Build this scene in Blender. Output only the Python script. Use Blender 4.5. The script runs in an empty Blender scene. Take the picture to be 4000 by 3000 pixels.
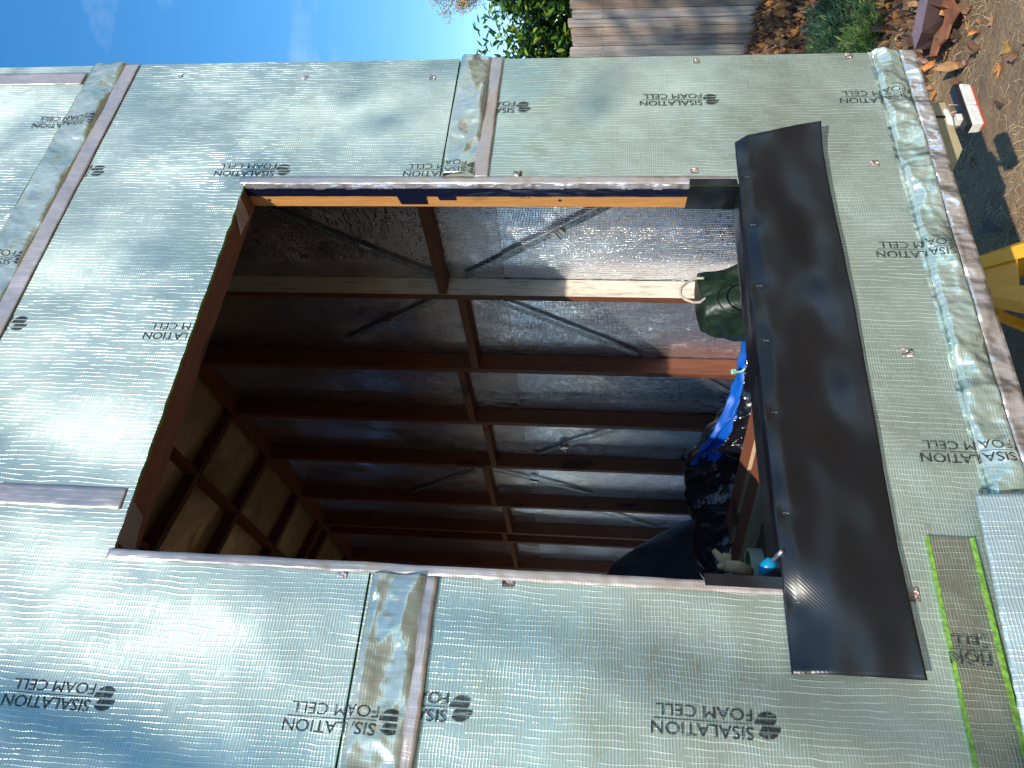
import bpy, bmesh, math, random
from mathutils import Vector, Matrix, noise
random.seed(7)
S = bpy.context.scene
COL = S.collection
# ------------------------------------------------------------------ camera
R0 = Vector((0.07664598, 0.07415197, -0.99429718))
R1 = Vector((-0.85481212, 0.51822186, -0.02724612))
R2 = Vector((0.51324618, 0.85202558, 0.10310562))
CAMP = Vector((0, -1.5, 1.6)); FPX = 2954.46
cd = bpy.data.cameras.new('camera'); cam = bpy.data.objects.new('camera', cd); COL.objects.link(cam)
M = Matrix.Identity(4)
for i in range(3):
    M[i][0] = R0[i]; M[i][1] = -R1[i]; M[i][2] = -R2[i]; M[i][3] = CAMP[i]
cam.matrix_world = M
cd.sensor_fit = 'HORIZONTAL'; cd.sensor_width = 36; cd.lens = 36 * FPX / 4000
cd.clip_start = 0.02; cd.clip_end = 500
S.camera = cam

def at(u, v, ax, val):
    """pixel of the 2212 wide view of the photo -> the point where its sight line meets a plane"""
    k = 4000 / 2212
    a, b, c = u * k - 2000, v * k - 1500, FPX
    d = Vector([R0[i] * a + R1[i] * b + R2[i] * c for i in range(3)])
    return CAMP + d * ((val - CAMP[ax]) / d[ax])

# ------------------------------------------------------------------ sky, sun
SUN = Vector((0.815, 1.0, -0.825)).normalized()
el = math.asin(-SUN.z)
w = bpy.data.worlds.new('World'); S.world = w; w.use_nodes = True
nt = w.node_tree; nt.nodes.clear()
def N(nt, t, **kw):
    n = nt.nodes.new(t)
    for k_, v_ in kw.items(): setattr(n, k_, v_)
    return n
out = N(nt, 'ShaderNodeOutputWorld'); bg = N(nt, 'ShaderNodeBackground')
sky = N(nt, 'ShaderNodeTexSky', sky_type='NISHITA')
sky.sun_disc = False; sky.sun_elevation = el
sky.sun_rotation = math.atan2(-SUN.x, -SUN.y)
sky.air_density = 0.85; sky.dust_density = 0.0; sky.ozone_density = 2.0
tc = N(nt, 'ShaderNodeTexCoord'); mp = N(nt, 'ShaderNodeMapping'); mp.inputs['Scale'].default_value = (1.2, 2.5, 5)
mp.inputs['Rotation'].default_value = (0.4, 0.3, 0.5)
nz = N(nt, 'ShaderNodeTexNoise'); nz.inputs['Scale'].default_value = 1.6; nz.inputs['Detail'].default_value = 7; nz.inputs['Roughness'].default_value = 0.55
rp = N(nt, 'ShaderNodeValToRGB'); rp.color_ramp.elements[0].position = 0.50; rp.color_ramp.elements[1].position = 0.85
rp.color_ramp.elements[0].color = (0, 0, 0, 1); rp.color_ramp.elements[1].color = (0.55, 0.55, 0.55, 1)
mx = N(nt, 'ShaderNodeMix', data_type='RGBA'); mx.inputs[7].default_value = (5.5, 6.2, 7.2, 1)
L = nt.links.new
L(tc.outputs['Generated'], mp.inputs[0]); L(mp.outputs[0], nz.inputs['Vector']); L(nz.outputs['Fac'], rp.inputs[0])
L(rp.outputs[0], mx.inputs[0])
hs = N(nt, 'ShaderNodeHueSaturation'); hs.inputs['Saturation'].default_value = 1.55; hs.inputs['Value'].default_value = 0.95; hs.inputs['Hue'].default_value = 0.5
gm1 = N(nt, 'ShaderNodeVectorMath', operation='SCALE'); gm1.inputs['Scale'].default_value = 0.14
gm2 = N(nt, 'ShaderNodeGamma'); gm2.inputs['Gamma'].default_value = 0.74
gm3 = N(nt, 'ShaderNodeVectorMath', operation='SCALE'); gm3.inputs['Scale'].default_value = 1 / 0.14
L(sky.outputs[0], gm1.inputs[0]); L(gm1.outputs[0], gm2.inputs['Color']); L(gm2.outputs[0], gm3.inputs[0])
L(gm3.outputs[0], hs.inputs['Color']); L(hs.outputs[0], mx.inputs[6]); L(mx.outputs[2], bg.inputs[0])
bg.inputs[1].default_value = 0.14
L(bg.outputs[0], out.inputs[0])
sd = bpy.data.lights.new('sun', 'SUN'); sd.energy = 3.6; sd.angle = math.radians(0.53); sd.color = (1, 0.93, 0.82)
so = bpy.data.objects.new('sun', sd); COL.objects.link(so); so.location = (-8, -10, 10)
so.rotation_euler = SUN.to_track_quat('-Z', 'Y').to_euler()
S.view_settings.view_transform = 'Standard'; S.view_settings.look = 'None'
S.view_settings.exposure = 0.6; S.view_settings.gamma = 1
S.cycles.use_denoising = True
S.cycles.max_bounces = 8; S.cycles.glossy_bounces = 6
S.cycles.sample_clamp_indirect = 6

# ------------------------------------------------------------------ materials
def mat(name):
    m = bpy.data.materials.new(name); m.use_nodes = True
    t = m.node_tree; t.nodes.clear()
    o = N(t, 'ShaderNodeOutputMaterial'); b = N(t, 'ShaderNodeBsdfPrincipled')
    t.links.new(b.outputs[0], o.inputs[0]); c = N(t, 'ShaderNodeTexCoord')
    return m, t, b, c
def noi(t, c, scale, sc=(1, 1, 1), detail=2, rough=0.5, rot=(0, 0, 0)):
    m = N(t, 'ShaderNodeMapping'); m.inputs['Scale'].default_value = sc; m.inputs['Rotation'].default_value = rot
    n = N(t, 'ShaderNodeTexNoise'); n.inputs['Scale'].default_value = scale; n.inputs['Detail'].default_value = detail
    n.inputs['Roughness'].default_value = rough
    t.links.new(c.outputs['Object'], m.inputs[0]); t.links.new(m.outputs[0], n.inputs['Vector'])
    return n.outputs['Fac']
def mth(t, op, a, b=None, clamp=False):
    n = N(t, 'ShaderNodeMath', operation=op); n.use_clamp = clamp
    for i, v in enumerate((a, b)):
        if v is None: continue
        if isinstance(v, (int, float)): n.inputs[i].default_value = v
        else: t.links.new(v, n.inputs[i])
    return n.outputs[0]
def ramp(t, f, stops):
    r = N(t, 'ShaderNodeValToRGB'); e = r.color_ramp.elements
    while len(e) < len(stops): e.new(0.5)
    for x, (p, col) in zip(e, stops):
        x.position = p; x.color = (*col, 1) if len(col) == 3 else col
    t.links.new(f, r.inputs[0]); return r.outputs[0]
def rng(t, f, a, b, c=0.0, d=1.0):
    n = N(t, 'ShaderNodeMapRange'); t.links.new(f, n.inputs[0])
    for i, v in enumerate((a, b, c, d)): n.inputs[1 + i].default_value = v
    return n.outputs[0]
def bump(t, b, h, dist, strength=1.0, prev=None):
    n = N(t, 'ShaderNodeBump'); n.inputs['Distance'].default_value = dist; n.inputs['Strength'].default_value = strength
    t.links.new(h, n.inputs['Height'])
    if prev is not None: t.links.new(prev, n.inputs['Normal'])
    t.links.new(n.outputs[0], b.inputs['Normal']); return n.outputs[0]
def simple(name, col, rough=0.6, metal=0.0, vary=0.25, scale=12, bd=0.0, bs=60, sc=(1, 1, 1), spec=None):
    m, t, b, c = mat(name)
    n = noi(t, c, scale, sc, 4)
    lo = tuple(x * (1 - vary) for x in col); hi = tuple(min(1, x * (1 + vary)) for x in col)
    t.links.new(ramp(t, n, [(0.3, lo), (0.7, hi)]), b.inputs['Base Color'])
    b.inputs['Roughness'].default_value = rough; b.inputs['Metallic'].default_value = metal
    if spec is not None: b.inputs['Specular IOR Level'].default_value = spec
    if bd: bump(t, b, noi(t, c, bs, sc, 3), bd)
    return m

def foil(name, col_a, col_b, metal, rough, ax=(0, 1, 2), ripple=1.0, grid=1.0, low=1.0, lowscale=5, aniso=0.0):
    """reinforced foil: crossing scrim threads, long puckers along the roll, and slow waves. ax = (across, out, along)"""
    m, t, b, c = mat(name)
    def sc(a, o, l):
        s = [0, 0, 0]; s[ax[0]] = a; s[ax[1]] = o; s[ax[2]] = l; return tuple(s)
    mask = rng(t, noi(t, c, 1, sc(2.6, 2.6, 2.1), 2), 0.35, 0.65)
    sep = N(t, 'ShaderNodeSeparateXYZ'); t.links.new(c.outputs['Object'], sep.inputs[0])
    A, O_, Z = sep.outputs[ax[0]], sep.outputs[ax[1]], sep.outputs[ax[2]]
    def threads(u, freq, warp, wamp, power, dash, thr):
        ph = mth(t, 'ADD', mth(t, 'MULTIPLY', u, freq * 2 * math.pi), mth(t, 'MULTIPLY', warp, wamp))
        l = mth(t, 'POWER', mth(t, 'ADD', mth(t, 'MULTIPLY', mth(t, 'COSINE', ph), 0.5), 0.5), power)
        return mth(t, 'MULTIPLY', l, rng(t, dash, thr, thr + .12, 0.0, 1.0))
    # long puckers along the roll, cut into dashes of uneven length
    r1 = threads(A, 92, mth(t, 'ADD', noi(t, c, 1, sc(9, 9, 2.2), 2, .5), mth(t, 'MULTIPLY', noi(t, c, 1, sc(12, 9, 17), 1, .5), .22)), 22, 13, noi(t, c, 1, sc(62, 9, 15), 2, .6), .40)
    r1 = mth(t, 'MULTIPLY', r1, rng(t, mask, 0, 1, 0.5, 1.0))
    # cross threads
    g1 = threads(Z, 165, noi(t, c, 1, sc(14, 9, 11), 2), 9, 4, noi(t, c, 1, sc(24, 9, 90), 2, .6), .36)
    g1 = mth(t, 'MULTIPLY', g1, rng(t, mask, 0, 1, 1.0, 0.35))
    g2 = noi(t, c, 1, sc(300, 20, 50), 1.0)
    tg = N(t, 'ShaderNodeCombineXYZ'); tg.inputs[ax[0]].default_value = 1.0
    t.links.new(tg.outputs[0], b.inputs['Tangent']); b.inputs['Anisotropic'].default_value = aniso
    base = ramp(t, noi(t, c, 1, sc(lowscale * .6, 1, lowscale * .5), 3), [(0.3, col_a), (0.7, col_b)])
    mixn = N(t, 'ShaderNodeMix', data_type='RGBA'); t.links.new(base, mixn.inputs[6])
    mixn.inputs[7].default_value = (min(.9, col_b[0] * 1.5), min(.92, col_b[1] * 1.42), min(.92, col_b[2] * 1.42), 1)  # paler colour on the ridges stands in for the light they catch
    th = mth(t, 'MAXIMUM', mth(t, 'MULTIPLY', r1, min(1, ripple)), mth(t, 'MULTIPLY', g1, 0.34 * min(1, grid)))
    t.links.new(th, mixn.inputs[0])
    t.links.new(mixn.outputs[2], b.inputs['Base Color'])
    t.links.new(rng(t, th, 0, 1, metal, metal * .6), b.inputs['Metallic'])
    t.links.new(rng(t, noi(t, c, 1, sc(3, 2, 2.4), 4), 0.35, 0.65, rough * .7, rough * 1.35), b.inputs['Roughness'])
    n00 = bump(t, b, noi(t, c, 1, sc(lowscale * .32, 1, lowscale * .3), 1), 0.05 * low, 1)
    n0 = bump(t, b, noi(t, c, 1, sc(lowscale, 1, lowscale * .7), 2), 0.02 * low, 1, n00)
    n1 = bump(t, b, r1, 0.0009 * ripple, 1, n0)
    n2 = bump(t, b, g1, 0.0005 * grid, 1, n1)
    bump(t, b, g2, 0.00025 * grid, 1, n2)
    return m

FOIL = foil('foil_green_tint', (0.38, 0.47, 0.41), (0.54, 0.63, 0.56), 0.66, 0.38, aniso=0.74, grid=.7)
FOIL2 = foil('foil_blue_tint', (0.42, 0.55, 0.55), (0.56, 0.68, 0.68), 0.6, 0.42, grid=1.6)
FLAP = foil('foil_thin_flap', (0.46, 0.54, 0.48), (0.60, 0.66, 0.58), 0.58, 0.24, ripple=0.35, grid=0.3, low=1.0, lowscale=16)
FLAPB = foil('foil_thin_flap_foot', (0.45, 0.62, 0.55), (0.66, 0.74, 0.66), 0.62, 0.22, ripple=0.5, grid=0.6, low=2.0, lowscale=16)
TAPE = foil('foil_tape', (0.56, 0.46, 0.40), (0.64, 0.57, 0.55), 0.62, 0.36, ripple=0.3, grid=0.5, low=0.8, lowscale=12)
TAPEB = foil('foil_tape_bright', (0.74, 0.68, 0.62), (0.84, 0.82, 0.86), 0.75, 0.25, ripple=0.4, grid=0.5, low=2.2, lowscale=16)
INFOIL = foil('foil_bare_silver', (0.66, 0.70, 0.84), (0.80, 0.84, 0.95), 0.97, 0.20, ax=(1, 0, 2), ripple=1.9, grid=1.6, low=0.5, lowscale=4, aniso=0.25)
INDARK = foil('foil_silver_shaded', (0.42, 0.41, 0.46), (0.58, 0.56, 0.62), 0.95, 0.20, ax=(1, 0, 2), ripple=1.2, grid=1.0, low=0.8, lowscale=4)  # same silver foil, with the interior shade put into a darker colour
ROOFFOIL = foil('foil_roof_lining', (0.40, 0.30, 0.16), (0.85, 0.68, 0.36), 0.6, 0.20, ax=(1, 2, 0), ripple=1.4, grid=0.8, low=1.6, lowscale=3)  # gold tint paints in the reflection of sunlit timber
STRIPF = foil('foil_strip_brown', (0.25, 0.26, 0.19), (0.38, 0.40, 0.32), 0.7, 0.35, ripple=1.4, grid=1.0, low=1.0, lowscale=9)
GREEN = simple('foam_edge_green', (0.17, 0.34, 0.04), 0.6, 0, 0.4, 90, 0.004, 120)
PATCH = foil('tape_patch_brown', (0.40, 0.30, 0.25), (0.60, 0.50, 0.45), 0.7, 0.4, low=1.5, lowscale=60)
PATCHP = foil('tape_patch_pale', (0.62, 0.55, 0.58), (0.75, 0.68, 0.70), 0.7, 0.4, low=1.5, lowscale=60)

def ink():
    m, t, b, c = mat('black_print')
    n = mth(t, 'MAXIMUM', noi(t, c, 1, (300, 10, 25), 2), noi(t, c, 1, (25, 10, 300), 2))
    t.links.new(ramp(t, n, [(0.57, (0.028, 0.035, 0.034)), (0.70, (0.22, 0.28, 0.26))]), b.inputs['Base Color'])
    b.inputs['Roughness'].default_value = 0.45; b.inputs['Metallic'].default_value = 0.2
    bump(t, b, noi(t, c, 1, (100, 10, 20), 2), 0.001); return m
INK = ink()

def wood(name, light, dark, along=2, rough=0.6, rings=1.0, knots=True):
    m, t, b, c = mat(name)
    s = [26.0, 26.0, 26.0]; s[along] = 1.5
    g = noi(t, c, 1.0, tuple(s), 4, 0.6)
    s2 = [220.0] * 3; s2[along] = 5.0
    f = noi(t, c, 1.0, tuple(s2), 3)
    wv = mth(t, 'SINE', mth(t, 'MULTIPLY', g, 60 * rings))
    v = mth(t, 'ADD', mth(t, 'MULTIPLY', wv, 0.16), mth(t, 'ADD', mth(t, 'MULTIPLY', f, 0.5), 0.25))
    colr = ramp(t, v, [(0.2, dark), (0.85, light)])
    if knots:
        s3 = [9.0] * 3; s3[along] = 4.5
        k = rng(t, noi(t, c, 1.0, tuple(s3), 0), 0.73, 0.80, 1.0, 0.35)
        mm = N(t, 'ShaderNodeMix', data_type='RGBA', blend_type='MULTIPLY'); mm.inputs[0].default_value = 1
        t.links.new(colr, mm.inputs[6])
        cb = N(t, 'ShaderNodeCombineColor')
        for i in range(3): t.links.new(k, cb.inputs[i])
        t.links.new(cb.outputs[0], mm.inputs[7]); colr = mm.outputs[2]
    t.links.new(colr, b.inputs['Base Color']); b.inputs['Roughness'].default_value = rough
    bump(t, b, f, 0.0008); return m
W_STUD = wood('pine_red_brown', (0.23, 0.080, 0.038), (0.12, 0.038, 0.018))
W_NOG = wood('pine_red_brown_nogging', (0.23, 0.080, 0.038), (0.12, 0.038, 0.018), along=1)
W_RAFT = wood('pine_rafter', (0.15, 0.055, 0.028), (0.08, 0.028, 0.014), along=0)
W_JAMB = wood('pine_honey', (0.66, 0.33, 0.11), (0.50, 0.22, 0.06), rough=0.45)
W_HEAD = wood('pine_head', (0.27, 0.12, 0.065), (0.16, 0.065, 0.035), along=0)
W_BOARD = wood('board_red', (0.30, 0.11, 0.055), (0.16, 0.05, 0.026), along=0, rings=1.5)
W_EDGE = wood('board_end_pale', (0.62, 0.46, 0.30), (0.50, 0.34, 0.2), along=0)
W_FLOOR = wood('plywood', (0.20, 0.12, 0.07), (0.12, 0.07, 0.04), along=1)

def primed():
    m, t, b, c = mat('primed_white_pine')
    n = noi(t, c, 1, (60, 60, 9), 4, 0.6)
    t.links.new(ramp(t, n, [(0.30, (0.42, 0.34, 0.24)), (0.45, (0.68, 0.62, 0.52)), (0.8, (0.76, 0.71, 0.62))]), b.inputs['Base Color'])
    b.inputs['Roughness'].default_value = 0.5; bump(t, b, noi(t, c, 1, (300, 300, 20), 2), 0.0006); return m
PRIMED = primed()

def blackfilm():
    m, t, b, c = mat('black_damp_course_plastic')
    t.links.new(ramp(t, noi(t, c, 5, (1, 1, 1), 3), [(0.3, (0.005, 0.006, 0.009)), (0.75, (0.010, 0.011, 0.014))]), b.inputs['Base Color'])
    b.inputs['Roughness'].default_value = 0.33; b.inputs['Specular IOR Level'].default_value = 0.6
    mm = N(t, 'ShaderNodeMapping'); mm.inputs['Rotation'].default_value = (0, math.radians(-48), 0)
    t.links.new(c.outputs['Object'], mm.inputs[0])
    wv = N(t, 'ShaderNodeTexWave', wave_type='BANDS', bands_direction='X'); wv.inputs['Scale'].default_value = 55
    wv.inputs['Distortion'].default_value = 0.4
    t.links.new(mm.outputs[0], wv.inputs['Vector'])
    n0 = bump(t, b, noi(t, c, 4.6, (1, 1, 1.3), 0.6), 0.085)
    bump(t, b, wv.outputs['Fac'], 0.00012, 1, n0); return m
BLACK = blackfilm()
NAVY = simple('dark_film', (0.010, 0.014, 0.045), 0.22, 0.3, 0.3, 9, 0.006, 14, (1, 1, .3), 0.9)
def grime(name, c1, c2, c3, rough=0.5, scale=14, metal=0):
    m, t, b, c = mat(name)
    t.links.new(ramp(t, noi(t, c, scale, (1, 1, 1), 6, 0.65), [(0.3, c1), (0.52, c2), (0.72, c3)]), b.inputs['Base Color'])
    b.inputs['Roughness'].default_value = rough; b.inputs['Metallic'].default_value = metal
    bump(t, b, noi(t, c, scale * 8, (1, 1, 1), 4), 0.0012); return m
KHAKI = grime('khaki_dusty_steel', (0.34, 0.30, 0.19), (0.42, 0.35, 0.20), (0.36, 0.20, 0.07), 0.55, 16)
YELLOW = grime('yellow_painted_steel', (0.62, 0.30, 0.015), (0.72, 0.38, 0.02), (0.60, 0.30, 0.04), 0.38, 9)
def galv():
    m, t, b, c = mat('galvanised_strap')
    v = N(t, 'ShaderNodeTexVoronoi'); v.inputs['Scale'].default_value = 160
    t.links.new(c.outputs['Object'], v.inputs['Vector'])
    t.links.new(ramp(t, v.outputs['Color'], [(0.2, (0.20, 0.23, 0.26)), (0.8, (0.50, 0.54, 0.58))]), b.inputs['Base Color'])
    b.inputs['Metallic'].default_value = 0.8; b.inputs['Roughness'].default_value = 0.42; return m
GALV = galv()
STEEL = simple('bright_steel', (0.6, 0.58, 0.56), 0.3, 0.9, 0.2, 50)
HOLE = simple('punched_hole', (0.02, 0.02, 0.022), 0.8)

def fence_mat(name, tone):
    m, t, b, c = mat(name)
    n = noi(t, c, 1, (30, 45, 2.2), 5, 0.65); n2 = noi(t, c, 1, (8, 60, 4), 4)
    base = ramp(t, n, [(0.25, tuple(x * .3 for x in tone)), (0.47, tuple(x * .8 for x in tone)), (0.75, tuple(min(1, x * 1.25) for x in tone))])
    mm = N(t, 'ShaderNodeMix', data_type='RGBA'); t.links.new(base, mm.inputs[6]); mm.inputs[7].default_value = (0.30, 0.115, 0.05, 1)
    t.links.new(rng(t, noi(t, c, 1, (2, 9, 1.3), 3), 0.55, 0.75, 0, 0.6), mm.inputs[0])
    t.links.new(mm.outputs[2], b.inputs['Base Color'])
    b.inputs['Roughness'].default_value = 0.85
    n0 = bump(t, b, n, 0.006); bump(t, b, n2, 0.003, 1, n0); return m
FENCE = [fence_mat('weathered_paling_%s' % w_, tn) for w_, tn in (('grey', (0.46, 0.39, 0.34)), ('pale', (0.60, 0.50, 0.42)), ('brown', (0.46, 0.35, 0.27)))]

def ground_mat():
    m, t, b, c = mat('bare_dry_earth')
    n = noi(t, c, 2.2, (1, 1, 1), 8, 0.65); n2 = noi(t, c, 60, (1, 1, 1), 4, 0.7)
    v = mth(t, 'ADD', mth(t, 'MULTIPLY', n, 0.7), mth(t, 'MULTIPLY', n2, 0.3))
    t.links.new(ramp(t, v, [(0.32, (0.08, 0.05, 0.028)), (0.5, (0.25, 0.16, 0.085)), (0.68, (0.40, 0.27, 0.145))]), b.inputs['Base Color'])
    b.inputs['Roughness'].default_value = 0.95
    n0 = bump(t, b, n, 0.06); bump(t, b, n2, 0.008, 1, n0); return m
EARTH = ground_mat()

# ------------------------------------------------------------------ object helpers
def mesh(name, verts, faces, m, smooth=False, fm=None):
    me = bpy.data.meshes.new(name); me.from_pydata([tuple(v) for v in verts], [], faces)
    for x in (m if isinstance(m, (list, tuple)) else [m]): me.materials.append(x)
    if fm: me.polygons.foreach_set('material_index', fm)
    if smooth: me.polygons.foreach_set('use_smooth', [True] * len(me.polygons))
    me.update(); return me
def thing(name, loc, label, cat, group=None, kind=None):
    o = bpy.data.objects.new(name, None); COL.objects.link(o); o.location = loc; o.empty_display_size = 0.05
    o['label'] = label; o['category'] = cat
    if group: o['group'] = group
    if kind: o['kind'] = kind
    return o
def wloc(o):
    v = Vector((0, 0, 0))
    while o: v += o.location; o = o.parent
    return v
def part(name, me, parent=None, label=None):
    """mesh data is in world coordinates; the child is shifted back by its parent's place"""
    o = bpy.data.objects.new(name, me); COL.objects.link(o)
    if parent: o.parent = parent; o.location = -wloc(parent)
    if label: o['label'] = label
    return o
def tagm(o, label, cat, group=None, kind=None):
    o['label'] = label; o['category'] = cat
    if group: o['group'] = group
    if kind: o['kind'] = kind
    return o
class MB:
    def __init__(s): s.v = []; s.f = []; s.m = []
    def quad(s, a, b, c, d, mi=0):
        n = len(s.v); s.v += [a, b, c, d]; s.f.append((n, n + 1, n + 2, n + 3)); s.m.append(mi)
    def tri(s, a, b, c, mi=0):
        n = len(s.v); s.v += [a, b, c]; s.f.append((n, n + 1, n + 2)); s.m.append(mi)
    def hexa(s, p, mi=0):
        n = len(s.v); s.v += [tuple(q) for q in p]
        for f in ((0, 3, 2, 1), (4, 5, 6, 7), (0, 1, 5, 4), (1, 2, 6, 5), (2, 3, 7, 6), (3, 0, 4, 7)):
            s.f.append(tuple(n + i for i in f)); s.m.append(mi)
    def box(s, x0, x1, y0, y1, z0, z1, mi=0):
        s.hexa([(x0, y0, z0), (x1, y0, z0), (x1, y1, z0), (x0, y1, z0), (x0, y0, z1), (x1, y0, z1), (x1, y1, z1), (x0, y1, z1)], mi)
    def prism(s, loop, off, mi=0):
        """closed loop of points extruded by the vector off"""
        n = len(s.v); k = len(loop); off = Vector(off)
        s.v += [Vector(p) for p in loop] + [Vector(p) + off for p in loop]
        s.f.append(tuple(n + i for i in range(k))[::-1]); s.m.append(mi); s.f.append(tuple(n + k + i for i in range(k))); s.m.append(mi)
        for i in range(k):
            j = (i + 1) % k; s.f.append((n + i, n + j, n + k + j, n + k + i)); s.m.append(mi)
    def tube(s, pts, r, seg=8, mi=0, closed=False):
        pts = [Vector(p) for p in pts]; n0 = len(s.v); rr = r if isinstance(r, (list, tuple)) else [r] * len(pts)
        for i, p in enumerate(pts):
            d = (pts[min(i + 1, len(pts) - 1)] - pts[max(i - 1, 0)])
            d = d.normalized() if d.length > 1e-9 else Vector((0, 0, 1))
            a = d.cross(Vector((0.3, 0.2, 0.93))).normalized(); b = d.cross(a)
            for k in range(seg):
                t = 2 * math.pi * k / seg; s.v.append(p + (a * math.cos(t) + b * math.sin(t)) * rr[i])
        for i in range(len(pts) - 1):
            for k in range(seg):
                k2 = (k + 1) % seg; s.f.append((n0 + i * seg + k, n0 + i * seg + k2, n0 + (i + 1) * seg + k2, n0 + (i + 1) * seg + k)); s.m.append(mi)
        s.f.append(tuple(n0 + k for k in range(seg))[::-1]); s.m.append(mi)
        s.f.append(tuple(n0 + (len(pts) - 1) * seg + k for k in range(seg))); s.m.append(mi)
    def me(s, name, m, smooth=False, bev=0):
        me = mesh(name, s.v, s.f, m, smooth, s.m)
        if bev:
            bm = bmesh.new(); bm.from_mesh(me); bmesh.ops.remove_doubles(bm, verts=bm.verts, dist=1e-5)
            bmesh.ops.bevel(bm, geom=bm.edges[:], offset=bev, segments=2, affect='EDGES', profile=0.6, clamp_overlap=True)
            bm.to_mesh(me); bm.free()
        return me
def grid(name, fn, nu, nv, m, thick=0):
    v = []; f = []
    for i in range(nu + 1):
        for j in range(nv + 1): v.append(fn(i / nu, j / nv))
    for i in range(nu):
        for j in range(nv):
            a = i * (nv + 1) + j; f.append((a, a + nv + 1, a + nv + 2, a + 1))
    return mesh(name, v, f, m, True)
def solidify(o, th, off=-1):
    md = o.modifiers.new('thickness', 'SOLIDIFY'); md.thickness = th; md.offset = off; return o
def ns(*a): return noise.noise(Vector((*a, 0, 0)[:3]))
def vor(x, y, z=0.0):
    d, p = noise.voronoi(Vector((x, y, z)), distance_metric='DISTANCE', exponent=2.5); return d[0]

# ------------------------------------------------------------------ the ground
def gfun(a, b):
    x = -3 + 15 * a; y = -6 + 16 * b
    z = 0.03 * ns(x * .8, y * .8, 0) + 0.012 * ns(x * 4, y * 4, 3)
    z += 0.22 * math.exp(-((6.15 - x) / 0.55) ** 2) if x < 6.15 else 0.22
    return (x, y, z - 0.02)
GX = []
g = part('ground', grid('ground', gfun, 130, 130, EARTH)); g['kind'] = 'structure'
gm = MB(); gm.quad((-300, -300, -0.12), (300, -300, -0.12), (300, 300, -0.12), (-300, 300, -0.12))
g2 = part('ground', gm.me('ground', EARTH)); g2['kind'] = 'structure'
def gz(x, y):
    return gfun((x + 3) / 15, (y + 6) / 16)[2]

# ================================================================== THE HOUSE
house = thing('tiny_house', (1.0, 3.0, 0.66), 'small house on a trailer wrapped in silver green foil with an open window hole', 'tiny house')
WX0, WX1, WZ0, WZ1 = 0.463, 1.545, 1.214, 2.606      # window hole
XL, XR = -0.5, 2.10; LEN = 6.2
def zroof(x): return 3.74 + 0.28 * (2.0 - x)

def sheet(name, x0, x1, z0, z1, y=0.0, th=0.006, material=None, wav=0.0012, holes=True, ragged=0, topfn=None):
    """a foil faced foam panel standing on the wall, pierced by the window hole, with green foam edges"""
    xs = sorted({x0, x1} | ({WX0, WX1} if holes else set()) ); xs = [x for x in xs if x0 <= x <= x1]
    zs = sorted({z0, z1} | ({WZ0, WZ1} if holes else set())); zs = [z for z in zs if z0 <= z <= z1]
    def fill(a):
        o = [a[0]]
        for p, q in zip(a, a[1:]):
            k = max(1, int((q - p) / 0.03)); o += [p + (q - p) * i / k for i in range(1, k + 1)]
        return o
    X = fill(xs); Z = fill(zs); idx = {}; v = []; f = []; fm = []
    def vid(i, j, s):
        if (i, j, s) not in idx:
            x, z = X[i], Z[j]
            if topfn and j == len(Z) - 1: z = topfn(x)
            e = 0
            if ragged and i in (0,): e = ragged * ns(z * 60, 1.7, 0)
            eh = 0.003 * ns(x * 90, z * 90, 1) - .001 if abs(z - WZ1) < 1e-6 else 0
            yy = y + wav * ns(x * 6, z * 4, 2)
            idx[(i, j, s)] = len(v); v.append((x + e, yy + (th if s else 0), z + eh))
        return idx[(i, j, s)]
    cells = set()
    for i in range(len(X) - 1):
        for j in range(len(Z) - 1):
            cx, cz = (X[i] + X[i + 1]) / 2, (Z[j] + Z[j + 1]) / 2
            if holes and WX0 < cx < WX1 and WZ0 < cz < WZ1: continue
            cells.add((i, j))
    for (i, j) in cells:
        f.append((vid(i, j, 0), vid(i + 1, j, 0), vid(i + 1, j + 1, 0), vid(i, j + 1, 0))); fm.append(0)
        f.append((vid(i, j, 1), vid(i, j + 1, 1), vid(i + 1, j + 1, 1), vid(i + 1, j, 1))); fm.append(0)
        for (ni, nj, a, b_) in ((i - 1, j, (i, j), (i, j + 1)), (i + 1, j, (i + 1, j + 1), (i + 1, j)), (i, j - 1, (i + 1, j), (i, j)), (i, j + 1, (i, j + 1), (i + 1, j + 1))):
            if (ni, nj) not in cells:
                f.append((vid(*a, 0), vid(*b_, 0), vid(*b_, 1), vid(*a, 1))); fm.append(1)
    me = mesh(name, v, f, [material or FOIL, GREEN], True, fm)
    for p in me.polygons:
        if p.material_index: p.use_smooth = False
    me.set_sharp_from_angle(angle=math.radians(40))
    return me
PX0 = -0.45
s_low = part('foil_sheet', sheet('foil_sheet', PX0, XR, 0.795, 2.036, 0.0), house, 'middle foil sheet around the lower part of the window')
s_up = part('foil_sheet', sheet('foil_sheet', PX0, XR, 2.04, 3.275, -0.002, 0.0105), house, 'foil sheet around the upper part of the window')
s_top = part('foil_sheet', sheet('foil_sheet', PX0, XR, 3.28, 4.3, 0.0005, holes=False, topfn=lambda x: zroof(x) + .10), house, 'topmost foil sheet under the roof')
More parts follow.
